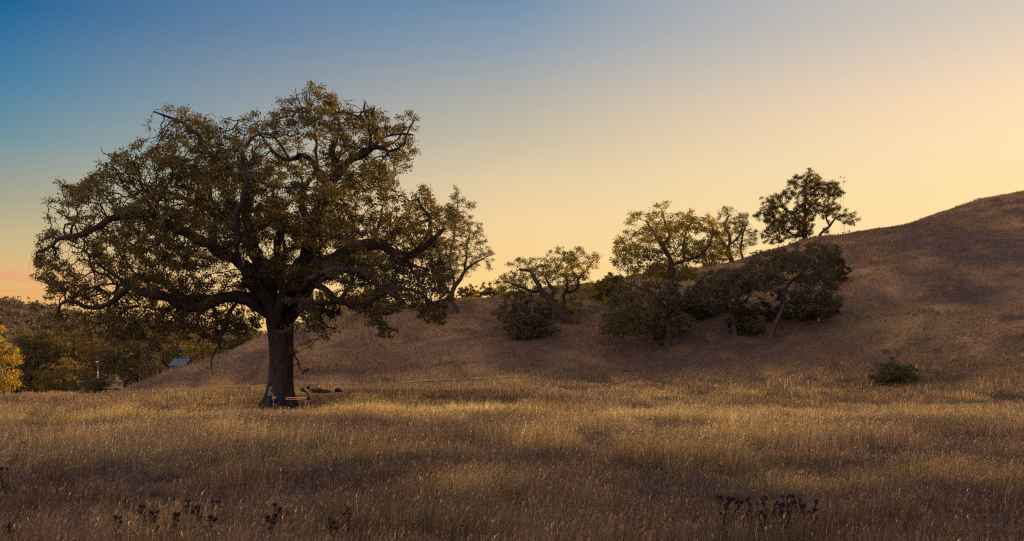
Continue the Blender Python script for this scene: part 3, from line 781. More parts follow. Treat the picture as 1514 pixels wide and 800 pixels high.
bush('shrub', 'dark scrub between the tall hillside oak and the stunted dark oak', 1030, 455, 24, 22, n=450, seed=8, leaf=.24)
bush('shrub', 'low dark thicket under the right side of the wide dark oak', 1205, 452, 34, 22, n=600, seed=9, leaf=.24)
bush('shrub', 'ragged dark bush on the slope above the stunted dark oak', 1075, 412, 30, 16, n=400, seed=10, leaf=.24)
for k_, (bx_, by_, brx, bry, lab_, mt_) in enumerate([
  (925, 462, 40, 34, 'bushy green scrub at the lower left edge of the hillside oaks', 'hill_leaf'),
  (1010, 440, 30, 30, 'tangled scrub directly behind the bent side limb of the tall hillside oak', 'dark_leaf'),
  (1060, 440, 36, 30, 'tangled dark scrub around the stunted dark oak trunk', 'dark_leaf'),
  (1120, 410, 36, 26, 'dark scrub high on the slope between the stunted and the wide dark oak', 'dark_leaf'),
  (1150, 455, 26, 24, 'low scrub around the crooked leaning trunk of the wide dark oak', 'dark_leaf'),
  (1175, 385, 44, 18, 'dark scrub just under the crest oak beside the slim mast', 'dark_leaf'),
  (1228, 395, 26, 30, 'ragged scrub at the right edge of the dark oaks', 'dark_leaf'),
  (1000, 400, 36, 18, 'scrub on the skyline right behind the tall hillside oak', 'hill_leaf'),
  (985, 484, 40, 24, 'low ragged scrub hiding the foot of the short bushy oak', 'dark_leaf'),
  (1105, 474, 34, 24, 'low scrub between the trunks of the stunted and the wide dark oak', 'dark_leaf'),
  (1048, 372, 30, 26, 'leafy scrub on the crest between the tall hillside oak and the thin-leaved oak', 'hill_leaf'),
  (822, 448, 34, 26, 'leafy scrub growing against the leaning oak trunk', 'hill_leaf'),
  (900, 425, 26, 22, 'scrub on the skyline at the left of the tall hillside oak', 'hill_leaf')]):
    bush('shrub', lab_, bx_, by_, brx, bry, n=650, seed=110+k_, leaf=.24, mat=mt_)
# tall central hill oak
xh, yh, zh = hit(986, 512)
print('centre', xh, yh)
seg_tree('oak_tree', 'tall hillside oak with golden-lit leaves and a side limb bent to the ground', 'tree', yh, (986, 512),
  [[(986,520,0,6),(987,500,0,5.4),(989,470,0,4.8),(991,440,0,4.4),(992,410,0,4),(991,385,0,3.5),(980,362,.5,3),(970,345,1,2.4),(958,325,1.4,1.4)],
   [(991,392,0,3),(1010,385,-1,2.6),(1030,380,-2,2),(1045,360,-2.4,1.4),(1050,335,-2.4,1)], [(990,460,0,3.6),(1003,448,-.5,3.2),(1020,430,-1,3),(1035,412,-1.4,2.4),(1050,400,-1.6,1.6)],
   [(992,456,-.2,3),(1002,464,-1,2.6),(1012,473,-1.4,2.4),(1018,483,-1.6,2),(1016,480,-1.6,1.8)], [(980,362,.5,2.4),(992,345,1.5,2.2),(985,325,2,1.6),(982,305,2,1)], [(1010,385,-1,2),(1012,360,1,1.6),(1020,335,2,1.2),(1030,318,2,.9)],
   [(989,470,0,2.4),(975,440,1,2),(950,425,2,1.6),(925,415,2,1)]],
  [[(905,372),(900,358),(912,345),(925,330),(930,308),(945,308),(950,318),(960,302),(985,297),(988,310),(1000,312),(1020,308),(1035,318),(1042,312),(1052,320),(1060,340),(1062,370),(1055,385),(1030,390),(1015,405),(985,410),(960,412),(940,415),(920,405),(908,395)]],
  4300, 5.5, 'hill_leaf', step=.45, leaf=.23, per=8, sig=.3, thr=.40, seed=41, finer=.06, kill=.85)
seg_tree('oak_tree', 'short bushy oak with low dense foliage left of the tall hillside oak', 'tree', yh-2, (962, 500),
  [[(962,508,0,4),(960,490,0,3),(950,475,0,2.6),(938,460,0,2)], [(960,490,0,2.6),(970,470,.5,2),(975,450,1,1.4)], [(950,475,0,2),(925,470,-1,1.6),(905,465,-1,1)]],
  [[(888,495),(885,470),(895,450),(905,430),(925,415),(950,418),(985,412),(1000,425),(1010,440),(1000,458),(985,470),(975,485),(955,490),(940,498),(915,502),(900,505)]],
  1100, 5, 'dark_leaf', step=.5, leaf=.24, per=9, sig=.34, thr=.36, seed=51, finer=.07, kill=.9, lump=1.5)
# bare, airy oak on the crest
seg_tree('oak_tree', 'thin-leaved open oak on the crest between the tall hillside oak and the dark-crowned oak', 'tree', 186, (1082, 386),
  [[(1082,390,0,2.6),(1078,368,0,2.2),(1079,350,0,1.8),(1072,335,.5,1.5),(1080,318,1,1)], [(1079,362,0,1.6),(1090,350,-1,1.3),(1098,330,-1,.9)], [(1100,386,.8,2),(1097,360,1,1.6),(1102,340,1,1.2),(1108,325,1,.8)], [(1078,368,0,1.4),(1066,355,0,1.2),(1060,335,0,.8)]],
  [[(1048,380),(1050,345),(1052,320),(1062,306),(1080,305),(1092,312),(1105,318),(1112,335),(1120,345),(1118,362),(1105,380),(1075,388)]],
  2400, 4.5, 'hill_leaf', step=.5, leaf=.2, per=9, sig=.28, thr=.38, seed=61, finer=.05, kill=.85)
# dark slope oaks
xh, yh, zh = hit(1138, 500)
print('dark slope', xh, yh)
seg_tree('oak_tree', 'wide dark oak low on the slope with a crooked leaning trunk, beneath the crest oak', 'tree', yh, (1138, 500),
  [[(1138,502,0,4.6),(1143,485,0,4),(1150,468,0,3.6),(1158,450,0,3),(1160,430,0,2.6),(1172,415,.5,2),(1190,405,1,1.4)], [(1158,450,0,2.4),(1145,432,-1,2),(1130,425,-1,1.5),(1105,420,-1,1)],
   [(1160,430,0,2),(1185,440,-1.5,1.8),(1210,445,-1.8,1.2)], [(1160,430,0,2),(1165,400,1.5,1.8),(1180,380,2,1.2),(1230,370,2,.9)]],
  [[(1052,440),(1052,415),(1070,400),(1095,390),(1110,378),(1135,370),(1150,362),(1180,358),(1215,355),(1240,362),(1252,372),(1240,380),(1225,392),(1235,405),(1244,425),(1240,450),(1225,468),(1195,474),(1170,465),(1178,448),(1165,432),(1140,430),(1115,432),(1095,440),(1075,455),(1060,452)]],
  2000, 6, 'dark_leaf', step=.55, leaf=.27, per=10, sig=.38, thr=.36, seed=71, finer=.07, kill=1.0, lump=1.7, infl=4)
xh2, yh2, _ = hit(1085, 498)
seg_tree('oak_tree', 'dark stunted oak low on the slope, left of the one with the crooked leaning trunk', 'tree', yh2, (1085, 498),
  [[(1087,500,0,3.4),(1085,480,0,3),(1082,462,0,2.6),(1075,448,0,2)], [(1082,462,0,2.2),(1095,450,-.5,2),(1105,440,-1,1.4)], [(1075,448,0,2),(1055,438,0,1.4),(1035,430,0,1)]],
  [[(1022,450),(1020,425),(1040,408),(1065,398),(1095,395),(1115,410),(1112,435),(1095,452),(1080,462),(1055,462),(1035,460)]],
  900, 5, 'dark_leaf', step=.5, leaf=.25, per=9, sig=.36, thr=.36, seed=81, finer=.07, kill=.95, lump=1.6)
# crest oak beside the mast
seg_tree('oak_tree', 'dense round-headed oak standing on the hill crest beside the slim mast', 'tree', 193, (1190, 357),
  [[(1190,360,0,3.4),(1190,340,0,3),(1191,320,0,2.6),(1190,300,0,2.2),(1192,280,.5,1.6),(1195,262,.5,1)], [(1208,358,0,2.2),(1213,346,0,2),(1225,335,-.5,1.8),(1235,322,-.5,1.4),(1250,320,-.5,.9)], [(1190,335,0,1.8),(1175,318,.5,1.6),(1165,310,1,1.4),(1150,305,1,1.1),(1130,310,1,.8)],
   [(1190,350,0,1.8),(1170,345,0,1.5),(1155,335,0,1.2)], [(1190,312,0,1.6),(1205,298,-1,1.3),(1218,285,-1,1)], [(1225,335,-.5,1.4),(1222,318,0,1.2),(1230,306,0,.8)]],
  [[(1112,320),(1120,308),(1128,300),(1133,288),(1150,285),(1160,278),(1165,268),(1180,258),(1195,250),(1210,250),(1228,256),(1238,265),(1240,278),(1250,285),(1248,292),(1238,300),(1248,312),(1262,312),(1273,324),(1265,335),(1245,330),(1232,322),(1222,325),(1215,318),(1205,322),(1202,335),(1200,352),(1170,358),(1130,362),(1125,345),(1135,332),(1128,325)]],
  3600, 4.5, 'oak_leaf', step=.45, leaf=.24, per=12, sig=.3, thr=.40, seed=91, finer=.06, kill=.8, holes=[(1186,318,4),(1213,306,6),(1208,335,8),(1168,300,4),(1225,345,8)])

# golden trees behind the saddle, seen under the oak
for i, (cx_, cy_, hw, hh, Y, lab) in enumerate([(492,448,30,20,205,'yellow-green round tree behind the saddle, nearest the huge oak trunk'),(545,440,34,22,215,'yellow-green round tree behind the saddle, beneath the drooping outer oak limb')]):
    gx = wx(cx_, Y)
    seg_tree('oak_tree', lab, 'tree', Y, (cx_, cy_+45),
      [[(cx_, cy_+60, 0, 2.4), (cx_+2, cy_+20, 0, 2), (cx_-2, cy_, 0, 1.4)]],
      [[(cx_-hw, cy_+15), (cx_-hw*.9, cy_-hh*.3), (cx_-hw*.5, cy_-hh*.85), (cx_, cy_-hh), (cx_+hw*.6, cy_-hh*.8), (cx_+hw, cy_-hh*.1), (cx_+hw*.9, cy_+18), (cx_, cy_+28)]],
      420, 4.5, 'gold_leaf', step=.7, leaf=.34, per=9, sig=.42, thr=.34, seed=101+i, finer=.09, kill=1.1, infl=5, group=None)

# ------------------------------------------------------------------ grove at the left, beyond the tip of the slope
GROVE = [  # px centre, top py, base py, half width px, Y, leaf, bark, label
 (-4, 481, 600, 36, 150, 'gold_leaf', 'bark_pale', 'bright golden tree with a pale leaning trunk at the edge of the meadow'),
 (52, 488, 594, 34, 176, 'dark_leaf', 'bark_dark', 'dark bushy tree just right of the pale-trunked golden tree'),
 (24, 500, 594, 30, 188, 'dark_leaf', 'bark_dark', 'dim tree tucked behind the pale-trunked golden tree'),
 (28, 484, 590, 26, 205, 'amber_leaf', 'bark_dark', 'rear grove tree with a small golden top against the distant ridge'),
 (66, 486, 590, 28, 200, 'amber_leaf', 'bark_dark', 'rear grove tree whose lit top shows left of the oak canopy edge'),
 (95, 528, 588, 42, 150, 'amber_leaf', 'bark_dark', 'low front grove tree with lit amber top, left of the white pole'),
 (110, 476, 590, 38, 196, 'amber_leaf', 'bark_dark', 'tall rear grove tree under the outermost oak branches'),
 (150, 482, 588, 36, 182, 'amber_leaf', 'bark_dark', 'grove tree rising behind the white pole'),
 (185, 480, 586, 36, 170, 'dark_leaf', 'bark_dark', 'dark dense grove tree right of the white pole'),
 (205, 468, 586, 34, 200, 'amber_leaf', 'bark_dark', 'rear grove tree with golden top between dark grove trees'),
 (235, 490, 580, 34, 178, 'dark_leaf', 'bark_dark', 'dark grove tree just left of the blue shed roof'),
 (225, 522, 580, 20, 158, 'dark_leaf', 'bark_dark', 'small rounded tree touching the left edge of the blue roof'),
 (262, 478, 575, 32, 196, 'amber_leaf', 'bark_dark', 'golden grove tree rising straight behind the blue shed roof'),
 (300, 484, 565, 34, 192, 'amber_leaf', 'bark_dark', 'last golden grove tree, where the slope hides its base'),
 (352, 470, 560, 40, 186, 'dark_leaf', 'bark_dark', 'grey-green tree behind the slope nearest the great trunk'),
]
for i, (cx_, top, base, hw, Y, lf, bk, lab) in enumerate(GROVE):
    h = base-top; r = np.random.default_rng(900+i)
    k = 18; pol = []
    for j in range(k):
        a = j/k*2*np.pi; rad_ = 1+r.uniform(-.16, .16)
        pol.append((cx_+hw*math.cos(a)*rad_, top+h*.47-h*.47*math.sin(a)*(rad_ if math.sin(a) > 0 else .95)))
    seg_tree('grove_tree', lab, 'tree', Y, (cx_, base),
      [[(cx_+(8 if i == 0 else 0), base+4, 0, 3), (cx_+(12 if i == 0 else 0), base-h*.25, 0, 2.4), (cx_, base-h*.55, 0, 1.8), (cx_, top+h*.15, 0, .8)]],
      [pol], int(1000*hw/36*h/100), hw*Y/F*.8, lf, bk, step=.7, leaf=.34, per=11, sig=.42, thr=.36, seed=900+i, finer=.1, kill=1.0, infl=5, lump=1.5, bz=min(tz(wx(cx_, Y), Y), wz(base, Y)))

# ------------------------------------------------------------------ distant wooded ridge
def ridge_h(X, Y):
    px = CX+F*X/np.maximum(Y, 1)
    return 0
RPX = np.array([-900, -300, -60, 0, 12, 35, 60, 78, 100, 140, 200, 300, 420, 560, 700, 900.]); RPY = np.array([470, 440, 438, 443, 449, 450, 453, 455, 462, 470, 478, 488, 500, 520, 540, 560.])
YD = 950.0
cx_ = (RPX-CX)/F*YD; ch_ = EYE+(HY-RPY)/F*YD
xs = np.linspace(-1200, 60, 180); ys = np.linspace(480, 1500, 90)
GX, GY = np.meshgrid(xs, ys)
Hh = np.interp(GX, cx_, ch_)
prof = np.exp(-((GY-YD)/260)**2)
GZ = -2.5+(Hh+2.5)*prof+prof*(14*(n2(GX, GY, 120, 5, 3)-.5))*np.clip(np.abs(GY-YD)/80, 0, 1)
V = np.stack([GX.ravel(), GY.ravel(), GZ.ravel()], -1); nx = len(xs); ny = len(ys); idx = np.arange(nx*ny).reshape(ny, nx)
Q = np.stack([idx[:-1, :-1].ravel(), idx[:-1, 1:].ravel(), idx[1:, 1:].ravel(), idx[1:, :-1].ravel()], -1)
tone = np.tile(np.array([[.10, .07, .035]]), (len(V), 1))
tag(link_mesh('hills', np_mesh('hills', V, [Q], True, tone), M['ground']), 'distant ridge closing the valley behind the grove', kind='structure')
# woodland mass on it
r = np.random.default_rng(77)
n = 5200
X = r.uniform(-640, -150, n); Y = YD-r.random(n)**.7*330+8
Hh = np.interp(X, cx_, ch_); prof = np.exp(-((Y-YD)/260)**2)
Z = -2.5+(Hh+2.5)*prof+prof*(14*(n2(X, Y, 120, 5, 3)-.5))*np.clip(np.abs(Y-YD)/80, 0, 1)
sz = r.uniform(2.2, 4.6, n)
C = np.stack([X, Y, Z+sz*.5], -1)
C = np.repeat(C, 6, 0)+r.normal(0, 1, (n*6, 3))*np.repeat(sz, 6)[:, None]*.42
V, f, T = leaves(C, 5, .9, 2.1, r, tone_noise=14)
tag(link_mesh('distant_forest', np_mesh('distant_forest', V, f, False, T), M['far_haze_leaf']), 'haze-tinted brown woodland covering the distant ridge', 'forest', kind='stuff')

# ------------------------------------------------------------------ people
def skin(name, pts, edges, mat, parent, root=0, sub=2):
    me = bpy.data.meshes.new(name); me.from_pydata([p[:3] for p in pts], edges, []); me.update()
    o = link_mesh(name, me, mat, parent)
    md = o.modifiers.new('skin', 'SKIN'); md.use_smooth_shade = True
    sv = me.skin_vertices[0].data if me.skin_vertices else None
    if sv is None:
        bpy.context.view_layer.objects.active = o
        sv = me.skin_vertices[0].data
    for i, p in enumerate(pts):
        rr = p[3] if not isinstance(p[3], tuple) else p[3]
        sv[i].radius = rr if isinstance(rr, tuple) else (rr, rr); sv[i].use_root = (i == root)
    s = o.modifiers.new('sub', 'SUBSURF'); s.levels = sub; s.render_levels = sub
    return o
M['skin'] = plain_mat('skin', (.22, .13, .09), .6, .08)
M['teal'] = plain_mat('teal_cotton', (.012, .10, .18), .85, .15)
M['navy'] = plain_mat('navy_cloth', (.006, .011, .045), .85, .2)
M['black'] = plain_mat('dark_cloth', (.012, .012, .02), .9, .2)
M['greytop'] = plain_mat('grey_lilac_cotton', (.055, .042, .075), .85, .15)
M['hair'] = plain_mat('dark_hair', (.010, .007, .006), .8, .3)
M['strap'] = plain_mat('coral_webbing', (.62, .30, .22), .6, .1)
M['eye'] = plain_mat('eye', (.02, .015, .012), .3, .1)
HAND = [(0, 0, 0), (0, 0, 0)]
def hand(P, E, w, d, side, r=.011):
    """five bent fingers growing from wrist index w along d"""
    d = np.array(d, float); d /= np.linalg.norm(d); s = np.array(side, float); s -= d*np.dot(s, d); s /= np.linalg.norm(s)
    n_ = np.cross(d, s); W = np.array(P[w][:3])
    P.append((*(W+d*.07), (.036, .018))); palm = len(P)-1; E.append((w, palm))
    for k, (off, L) in enumerate([(-.03, .062), (-.01, .075), (.01, .078), (.03, .070)]):
        a = W+d*.095+s*off; b = a+d*L*.5+n_*.008; c = b+d*L*.35+n_*.025
        i = len(P); P += [(*a, r), (*b, r*.95), (*c, r*.8)]; E += [(palm, i), (i, i+1), (i+1, i+2)]
    a = W+d*.04+s*.04; b = a+d*.03+s*.022+n_*.012
    i = len(P); P += [(*a, r*1.1), (*b, r)]; E += [(palm, i), (i, i+1)]
def head_parts(root, hc, fwd, rad, hairmat, tail=False):
    """hair cap, ears, eyes on a head centred at hc looking fwd"""
    hc = np.array(hc); f_ = np.array(fwd, float); f_ /= np.linalg.norm(f_); s = np.cross(f_, [0, 0, 1.]); s /= np.linalg.norm(s); u = np.cross(s, f_)
    # hair: half shell behind and over
    th = np.linspace(0, np.pi, 12); ph = np.linspace(0, 2*np.pi, 20, endpoint=False)
    V = []
    for t in th:
        for p in ph:
            d = np.array([math.sin(t)*math.cos(p), math.sin(t)*math.sin(p), math.cos(t)])
            rr = rad*1.13*(1+.05*math.sin(p*5+t*3))
            # pull the hair off the face
            if d[0] > .45 and d[2] < .45: rr *= .8
            if d[2] < -.55: rr *= .8
            V.append(hc+(f_*(d[0]*.98-.04)+s*d[1]*.86+u*(d[2]*1.12+.05))*rr)
    q = [[(i*20+j), (i*20+(j+1) % 20), ((i+1)*20+(j+1) % 20), ((i+1)*20+j)] for i in range(11) for j in range(20)]
    link_mesh('hair', np_mesh('hair', np.array(V), [np.array(q)], True), hairmat, root)
    if tail:
        b = hc-f_*rad*1.1+u*.02
        skin('ponytail', [(*b, .035), (*(b-f_*.06-u*.06), .04), (*(b-f_*.07-u*.16), .035), (*(b-f_*.05-u*.26), .015)], [(0, 1), (1, 2), (2, 3)], hairmat, root)
    for sg in (-1, 1):
        c = hc+f_*rad*.9+s*sg*rad*.36+u*.005
        link_ball('eye', c, rad*.13, M['eye'], root)
        c = hc+s*sg*rad*.9-f_*rad*.05-u*.01
        link_ball('ear', c, rad*.24, M['skin'], root)
def link_ball(name, c, r, mat, parent):
    import bmesh
    bm = bmesh.new(); bmesh.ops.create_uvsphere(bm, u_segments=10, v_segments=8, radius=r)
    for v in bm.verts: v.co += Vector(c)
    me = bpy.data.meshes.new(name); bm.to_mesh(me); bm.free()
    for p in me.polygons: p.use_smooth = True
    return link_mesh(name, me, mat, parent)

PEOPLE = 'people playing around the foot of the huge oak'
def man_standing():
    Y = 73.2; x = wx(399.5, Y); z = tz(x, Y)
    root = empty('person', (x, Y, z)); tag(root, 'person in a teal t-shirt and dark trousers standing against the big trunk, gripping the strap', 'person', PEOPLE)
    def w(a, b, c, r): return (x+a, Y+b, z+c, r)
    # faces +X, slight turn away
    hips = [(-.04, .0, .93)]
    P = [w(-.04, 0, .95, (.15, .11)), w(-.03, 0, 1.12, (.145, .10)), w(-.01, 0, 1.32, (.17, .11)), w(.02, 0, 1.46, (.13, .085)), w(.05, 0, 1.54, (.055, .055)), w(.075, 0, 1.62, (.085, .07)), w(.085, 0, 1.70, (.098, .078)), w(.07, 0, 1.77, (.07, .06)),
         w(.185, 0, 1.665, .018)]
    E = [(0, 1), (1, 2), (2, 3), (3, 4), (4, 5), (5, 6), (6, 7), (6, 8)]
    def leg(sy, fx):
        i = len(P); P.extend([w(-.03, sy*.10, .88, .085), w(fx*.5+.02, sy*.11, .50, .062), w(fx-.01, sy*.11, .27, .055), w(fx-.03, sy*.11, .09, .038), w(fx+.02, sy*.12, .04, (.042, .035)), w(fx+.15, sy*.13, .03, (.04, .025))])
        E.extend([(0, i), (i, i+1), (i+1, i+2), (i+2, i+3), (i+3, i+4), (i+4, i+5)]); return i
    l1 = leg(-1, -.02); l2 = leg(1, .10)
    def arm(sy, ex, ez, wx_, wz_):
        i = len(P); P.extend([w(.01, sy*.19, 1.43, .052), w(ex, sy*.22, ez, .04), w(wx_, sy*.14, wz_, .027)])
        E.extend([(3, i), (i, i+1), (i+1, i+2)]); return i
    a1 = arm(-1, .09, 1.18, .20, .98); a2 = arm(1, .10, 1.18, .20, .98)
    for a in (a1, a2): hand(P, E, a+2, (.75, 0, -.45), (0, 1, 0))
    skin('body', P, E, M['skin'], root)
    # t-shirt
    g = .018
    def inf(i, e=g):
        p = P[i]; r = p[3] if isinstance(p[3], tuple) else (p[3], p[3]); return (*p[:3], (r[0]+e, r[1]+e))
    sh = [w(-.045, 0, .90, (.17, .13)), inf(1, .03), inf(2), inf(3), w(.035, 0, 1.505, (.07, .07)), inf(a1), w(.055, -.205, 1.28, .062), inf(a2), w(.055, .205, 1.28, .062)]
    skin('shirt', sh, [(0, 1), (1, 2), (2, 3), (3, 4), (3, 5), (5, 6), (3, 7), (7, 8)], M['teal'], root)
    tr = [w(-.04, 0, .97, (.16, .12))]+[inf(l1), inf(l1+1), inf(l1+2, .024), inf(l1+3, .03)]+[inf(l2), inf(l2+1), inf(l2+2, .024), inf(l2+3, .03)]
    skin('trousers', tr, [(0, 1), (1, 2), (2, 3), (3, 4), (0, 5), (5, 6), (6, 7), (7, 8)], M['black'], root)
    for l in (l1, l2):
        skin('shoe', [inf(l+4, .016), inf(l+5, .016)], [(0, 1)], M['black'], root)
    head_parts(root, P[6][:3], (.75, .65, 0), .108, M['hair'])
    return (x+.27, z+.93)
def person_bending():
    Y = 72.0; x = wx(414, Y); z = tz(x, Y)
    root = empty('person', (x, Y, z)); tag(root, 'person in navy clothes bent double in front of the big trunk, reaching to the grass', 'person', PEOPLE)
    def w(a, b, c, r): return (x+a, Y+b, z+c, r)
    # hips to the right (+X) high, torso folds towards -X, arms hanging to the ground at left
    P = [w(.22, 0, .90, (.14, .13)), w(.06, 0, .93, (.14, .12)), w(-.14, -.02, .88, (.15, .12)), w(-.30, -.03, .76, (.13, .10)), w(-.38, -.03, .66, .055), w(-.42, -.03, .58, (.08, .075)), w(-.46, -.03, .50, (.095, .085)), w(-.48, -.03, .43, (.065, .06)), w(-.55, -.03, .54, .018)]
    E = [(0, 1), (1, 2), (2, 3), (3, 4), (4, 5), (5, 6), (6, 7), (6, 8)]
    def leg(sy, kx, fx):
        i = len(P); P.extend([w(.20, sy*.11, .83, .09), w(kx, sy*.15, .47, .064), w((kx+fx)/2+.03, sy*.16, .26, .056), w(fx, sy*.16, .09, .038), w(fx-.05, sy*.17, .04, (.042, .035)), w(fx-.17, sy*.18, .03, (.04, .025))])
        E.extend([(0, i), (i, i+1), (i+1, i+2), (i+2, i+3), (i+3, i+4), (i+4, i+5)]); return i
    l1 = leg(-1, -.02, -.06); l2 = leg(1, .24, .30)
    def arm(sy, ex, ez, wx_, wz_):
        i = len(P); P.extend([w(-.29, sy*.19, .74, .052), w(ex, sy*.22, ez, .04), w(wx_, sy*.18, wz_, .028)])
        E.extend([(3, i), (i, i+1), (i+1, i+2)]); return i
    a1 = arm(-1, -.40, .48, -.43, .26); a2 = arm(1, -.36, .46, -.30, .26)
    for a in (a1, a2): hand(P, E, a+2, (-.1, 0, -1), (0, 1, 0))
    skin('body', P, E, M['skin'], root)
    g = .02
    def inf(i, e=g):
        p = P[i]; r = p[3] if isinstance(p[3], tuple) else (p[3], p[3]); return (*p[:3], (r[0]+e, r[1]+e))
    skin('shirt', [inf(0, .012), inf(1), inf(2), inf(3), w(-.35, -.03, .70, .07), inf(a1), inf(a1+1, .012), inf(a2), inf(a2+1, .012)], [(0, 1), (1, 2), (2, 3), (3, 4), (3, 5), (5, 6), (3, 7), (7, 8)], M['navy'], root)
    tr = [inf(0, .026), inf(l1), inf(l1+1), inf(l1+2), inf(l1+3, .026), inf(l2), inf(l2+1), inf(l2+2)]
    skin('trousers', tr, [(0, 1), (1, 2), (2, 3), (3, 4), (0, 5), (5, 6), (6, 7)], M['navy'], root)
    for l in (l1, l2):
        skin('shoe', [inf(l+4, .016), inf(l+5, .016)], [(0, 1)], M['black'], root)
    head_parts(root, P[6][:3], (-.75, 0, -.45), .10, M['hair'])
def girl():
    Y = 73.4; x = wx(454.5, Y); z = tz(x, Y)
    root = empty('person', (x, Y, z)); tag(root, 'bare-legged person with long dark hair swinging both arms out towards the trunk', 'person', PEOPLE)
    def w(a, b, c, r): return (x+a, Y+b, z+c, r)
    P = [w(0, 0, .76, (.12, .10)), w(-.01, 0, .90, (.11, .085)), w(-.01, 0, 1.06, (.125, .09)), w(0, 0, 1.15, (.10, .075)), w(.01, 0, 1.22, .045), w(.02, 0, 1.29, (.075, .065)), w(.025, 0, 1.36, (.09, .075)), w(.02, 0, 1.43, (.062, .055)), w(-.07, 0, 1.335, .016)]
    E = [(0, 1), (1, 2), (2, 3), (3, 4), (4, 5), (5, 6), (6, 7), (6, 8)]
    def leg(sy, kx, fx):
        i = len(P); P.extend([w(kx*.3, sy*.08, .70, .07), w(kx, sy*.09, .41, .05), w((kx+fx)/2, sy*.09, .23, .045), w(fx, sy*.09, .08, .032), w(fx-.02, sy*.10, .035, (.036, .03)), w(fx-.12, sy*.10, .025, (.034, .022))])
        E.extend([(0, i), (i, i+1), (i+1, i+2), (i+2, i+3), (i+3, i+4), (i+4, i+5)]); return i
    l1 = leg(-1, -.08, -.16); l2 = leg(1, .06, .08)
    def arm(sy, e, wr):
        i = len(P); P.extend([w(-.02, sy*.14, 1.13, .042), w(*e, .034), w(*wr, .024)])
        E.extend([(3, i), (i, i+1), (i+1, i+2)]); return i
    a1 = arm(-1, (-.27, -.16, 1.17), (-.50, -.14, 1.30)); a2 = arm(1, (-.25, .18, 1.20), (-.44, .16, 1.40))
    for a in (a1, a2): hand(P, E, a+2, (-.9, 0, .45), (0, 1, 0), .0095)
    skin('body', P, E, M['skin'], root)
    def inf(i, e=.016):
        p = P[i]; r = p[3] if isinstance(p[3], tuple) else (p[3], p[3]); return (*p[:3], (r[0]+e, r[1]+e))
    skin('shirt', [w(0, 0, .72, (.14, .115)), inf(1, .024), inf(2), inf(3), w(.005, 0, 1.185, .06)], [(0, 1), (1, 2), (2, 3), (3, 4)], M['greytop'], root)
    for a in (a1, a2):
        skin('sleeve', [inf(a, .02), inf(a+1, .028), inf(a+2, .026)], [(0, 1), (1, 2)], M['black'], root)
    skin('shorts', [w(0, 0, .78, (.14, .115)), inf(l1, .024), w(-.05, -.085, .56, .072), inf(l2, .024), w(.04, .085, .56, .072)], [(0, 1), (1, 2), (0, 3), (3, 4)], M['black'], root)
    for l in (l1, l2): skin('shoe', [inf(l+4, .014), inf(l+5, .014)], [(0, 1)], M['black'], root)
    head_parts(root, P[6][:3], (-.75, .65, 0), .104, M['hair'], True)
    root.scale = (1.12, 1.12, 1.12)
man_standing(); person_bending(); girl()
# strap: a flat webbing loop, two near-level runs
import bmesh
def strap():
    Y = 73.1; x0, x1 = wx(402.5, Y), wx(454, Y); zz = wz(587.3, Y); zl = wz(589.6, Y)
    root = empty('strap', ((x0+x1)/2, Y, zl)); tag(root, 'coral webbing strap looped level between the teal-shirted and bare-legged people', 'strap')
    for (za, zb_, yy) in ((zz, zz+.0, Y-.17), (zl, zl, Y-.17)):
        bm = bmesh.new(); n = 24; vs = []
        for i in range(n+1):
            t = i/n; xx = x0+(x1-x0)*t; sag = -.03*math.sin(math.pi*t); z = za+(zb_-za)*t+sag
            vs.append([bm.verts.new((xx, yy+dy, z+dz)) for dy, dz in ((-.003, -.014), (-.003, .014), (.003, .014), (.003, -.014))])
        for i in range(n):
            for k in range(4): bm.faces.new((vs[i][k], vs[i+1][k], vs[i+1][(k+1) % 4], vs[i][(k+1) % 4]))
        bm.faces.new(vs[0][::-1]); bm.faces.new(vs[-1])
        me = bpy.data.meshes.new('webbing'); bm.to_mesh(me); bm.free()
        link_mesh('webbing', me, M['strap'], root)
strap()

